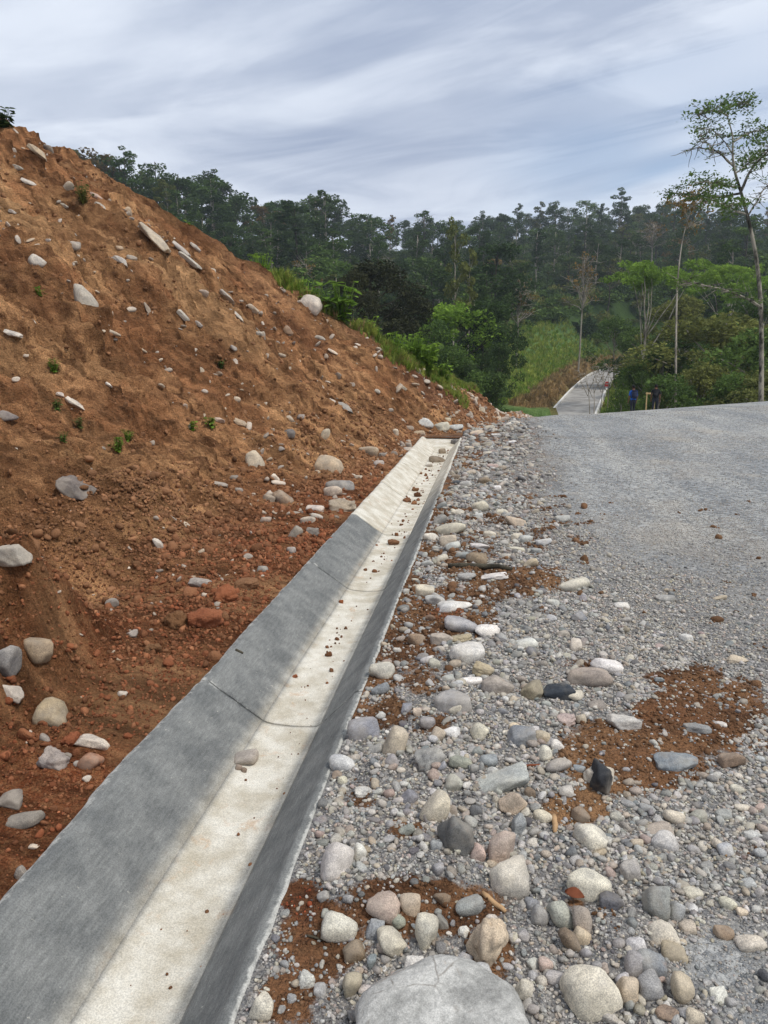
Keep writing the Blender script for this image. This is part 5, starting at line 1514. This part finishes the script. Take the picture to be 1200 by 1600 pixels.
# ------------------------------------------------------------------ the two walkers, frame, marker
def person(px, dist, head_px, shirt, label, seed, turn):
    r = random.Random(seed); top = P(px, head_px, dist); h = 1.70
    x, y = top[0], top[1]; z = float(ground_z(np.array([x]), np.array([y]))[0]); h = min(max(top[2] - z, 1.6), 1.8)
    S = h / 1.72; e = empty('person', (x, y, z)); e.rotation_euler = (0, 0, turn); e.scale = (S, S, S)
    bm = bmesh.new(); sk = bm.verts.layers.skin.verify()
    def v(x, y, z, ra, rb=None):
        q = bm.verts.new((x, y, z)); q[sk].radius = (ra, rb or ra); return q
    def chain(a, pts):
        for p in pts:
            b = v(*p); bm.edges.new((a, b)); a = b
        return a
    pel = v(0, 0, .95, .15, .11); pel[sk].use_root = True
    ch = chain(pel, [(0, 0, 1.08, .135, .10), (0, 0, 1.25, .165, .115), (0, .0, 1.40, .14, .09)])
    chain(ch, [(0, .01, 1.47, .06, .06), (0, .015, 1.54, .062, .068), (0, .02, 1.62, .078, .095), (0, .015, 1.69, .058, .07)])
    for s in (-1, 1):
        hand = chain(ch, [(s * .185, 0, 1.39, .06), (s * .225, -.02, 1.12, .043), (s * .235, .06, .90, .03), (s * .235, .09, .84, .032, .018)])
        for k, (dx, L) in enumerate(((-.03, .07), (-.01, .085), (.01, .08), (.03, .062))):
            chain(hand, [(s * (.235) + dx * .5, .10 + .01 * k, .81, .009), (s * .235 + dx, .105, .81 - L * .55, .008), (s * .235 + dx, .095, .81 - L, .006)])
        chain(hand, [(s * .205, .115, .835, .010), (s * .195, .125, .80, .008)])
        st = .14 * s
        chain(pel, [(s * .095, 0, .86, .095), (s * .10, st * .5, .50, .06), (s * .105, st - .03, .12, .042), (s * .105, st - .02, .05, .045, .04), (s * .11, st + .10, .035, .042, .03), (s * .112, st + .17, .028, .03, .022)])
    me = bpy.data.meshes.new('body'); bm.to_mesh(me); bm.free(); o = bpy.data.objects.new('body', me); COL.objects.link(o)
    o.modifiers.new('skin', 'SKIN'); sb = o.modifiers.new('sub', 'SUBSURF'); sb.levels = sb.render_levels = 2
    dg = bpy.context.evaluated_depsgraph_get(); m2 = bpy.data.meshes.new_from_object(o.evaluated_get(dg)); o.modifiers.clear(); o.data = m2
    for mm in (mat_plain('skin', (128, 88, 66), .6, .08, 8), mat_plain('shirt', shirt, .9, .12, 6), mat_plain('trousers', (44, 46, 54), .9, .15, 6), mat_plain('shoe', (34, 32, 32), .7, .1, 6)): m2.materials.append(mm)
    for p in m2.polygons:
        c = p.center; arm = abs(c.x) > .185 and c.z < 1.2
        p.use_smooth = True
        p.material_index = 0 if (c.z > 1.47 or (arm and c.z < 1.16 and c.z > .6 and abs(c.x) > .19)) else 1 if c.z > .93 else 2 if c.z > .075 else 3
    o.parent = e
    V, T = ICO[3]; hv = V * np.array([.086, .104, .105]) + np.array([0, .0, 1.635]); keep = lambda q: not (q[1] > .055 and q[2] < 1.66) and q[2] > 1.56
    T2 = [t for t in T if all(keep(hv[i]) for i in t)]
    obj('hair', raw_mesh('hair', hv, None, T2), mat_plain('hair', (24, 20, 18), .8, .2, 30), e)
    fc = MB()
    for s in (-1, 1): fc.box((s * .032, .108, 1.625), (.022, .012, .010))
    obj('eyes', fc.mesh('eyes'), mat_plain('eye', (30, 26, 24), .4, .05, 5), e)
    nm = MB(); nm.tube([(0, .105, 1.635), (0, .128, 1.60), (0, .112, 1.59)], [.010, .017, .012], 6); obj('nose', nm.mesh('nose'), m2.materials[0], e)
    mm_ = MB(); mm_.box((0, .103, 1.565), (.045, .012, .010)); obj('mouth', mm_.mesh('mouth'), mat_plain('lips', (130, 76, 68), .6, .05, 5), e)
    for s in (-1, 1):
        em = MB(); em.tube([(s * .078, .0, 1.65), (s * .092, -.008, 1.63), (s * .082, .0, 1.60)], [.012, .018, .010], 6); obj('ear', em.mesh('ear'), m2.materials[0], e)
    tag(e, label, 'person', 'walkers beyond the crest')
    return e
def backpack(pe, col, label):
    b = empty('backpack', pe.location); b.rotation_euler = pe.rotation_euler; b.scale = pe.scale
    def rb(name, c, s, parent=b):
        bm = bmesh.new(); bmesh.ops.create_cube(bm, size=1)
        for v in bm.verts: v.co = Vector((v.co.x * s[0], v.co.y * s[1], v.co.z * s[2])) + Vector(c)
        bmesh.ops.bevel(bm, geom=bm.edges[:], offset=min(s) * .3, segments=3, affect='EDGES'); me = bpy.data.meshes.new(name); bm.to_mesh(me); bm.free()
        for p in me.polygons: p.use_smooth = True
        return obj(name, me, col, parent)
    rb('bag', (0, -.19, 1.22), (.31, .19, .44)); rb('front_pocket', (0, -.295, 1.13), (.24, .07, .22)); rb('top_flap', (0, -.18, 1.44), (.27, .17, .06))
    for s in (-1, 1):
        m = MB(); m.tube([(s * .10, -.10, 1.42), (s * .11, .02, 1.475), (s * .12, .14, 1.36), (s * .14, .15, 1.20), (s * .15, .02, 1.08), (s * .12, -.12, 1.05)], [.018] * 6, 6); obj('strap', m.mesh('strap'), col, b)
    tag(b, label, 'backpack', 'backpacks of the walkers')
def stuff_beyond():
    dark = mat_plain('pack_navy', (38, 44, 66), .8, .15, 12); blk = mat_plain('pack_black', (30, 31, 34), .8, .15, 12)
    a = person(990, 38, 611, (38, 92, 176), 'walker in a bright blue shirt seen from behind beyond the crest', 1, R(12)); backpack(a, dark, 'navy backpack worn by the walker in blue')
    b = person(1025, 39, 609, (38, 40, 44), 'walker in a black shirt seen from behind beyond the crest', 2, R(-10)); backpack(b, blk, 'black backpack worn by the walker in black')
    d = 41.; p0 = P(1011, 613, d); zg = float(ground_z(np.array([p0[0]]), np.array([p0[1]]))[0]); e = empty('timber_frame', (p0[0], p0[1], zg)); hh = p0[2] - zg
    for i, xx in enumerate((0, .42)):
        m = MB(); m.box((xx, 0, hh / 2 - .1), (.06, .05, hh + .2)); obj('post', m.mesh('post', False), M['wood'], e)
    m = MB(); m.box((.21, -.045, hh - .06), (.56, .035, .09)); obj('crossbar', m.mesh('crossbar', False), M['wood'], e)
    tag(e, 'small pale timber frame standing between the two walkers', 'frame')
    # red and white marker on the far kerb
    i = int(np.argmin(np.abs(RP[:, 1] - P(938, 606, 98)[1]))); t = RP[i + 1] - RP[i]; nrm = np.array([t[1], -t[0], 0]); nrm /= np.linalg.norm(nrm); q = RP[i] + nrm * 2.2
    e = empty('road_marker', (q[0], q[1], q[2] + .18)); red = mat_plain('marker_red', (206, 52, 36), .5, .1, 5); wh = mat_plain('marker_white', (226, 224, 218), .6, .06, 5)
    m = MB(); m.tube([(0, 0, 0), (0, 0, .12)], [.40, .38], 14); obj('foot', m.mesh('foot'), wh, e)
    m = MB(); m.tube([(0, 0, .12), (0, 0, .30), (0, 0, .62), (0, 0, .78)], [.30, .31, .27, .22], 14); obj('barrel', m.mesh('barrel'), red, e)
    m = MB(); m.tube([(0, 0, .44), (0, 0, .52)], [.305, .295], 14); obj('band', m.mesh('band'), wh, e)
    tag(e, 'red and white barrel marker on the right kerb of the far road', 'marker')
stuff_beyond()

def build_haze():
    m = bpy.data.materials.new('haze_air'); m.use_nodes = True; t = m.node_tree; t.nodes.clear(); out = N(t, 'ShaderNodeOutputMaterial')
    v = N(t, 'ShaderNodeVolumePrincipled'); v.inputs['Color'].default_value = (.80, .87, .97, 1); v.inputs['Density'].default_value = .0004; v.inputs['Anisotropy'].default_value = .2
    t.links.new(v.outputs[0], out.inputs['Volume'])
    b = MB(); b.box((0, 560, 25), (2600, 1320, 190)); o = obj('haze', b.mesh('haze', False), m); tag(o, 'thin bluish haze over the valley and wooded hill', 'haze', kind='stuff')
build_haze()
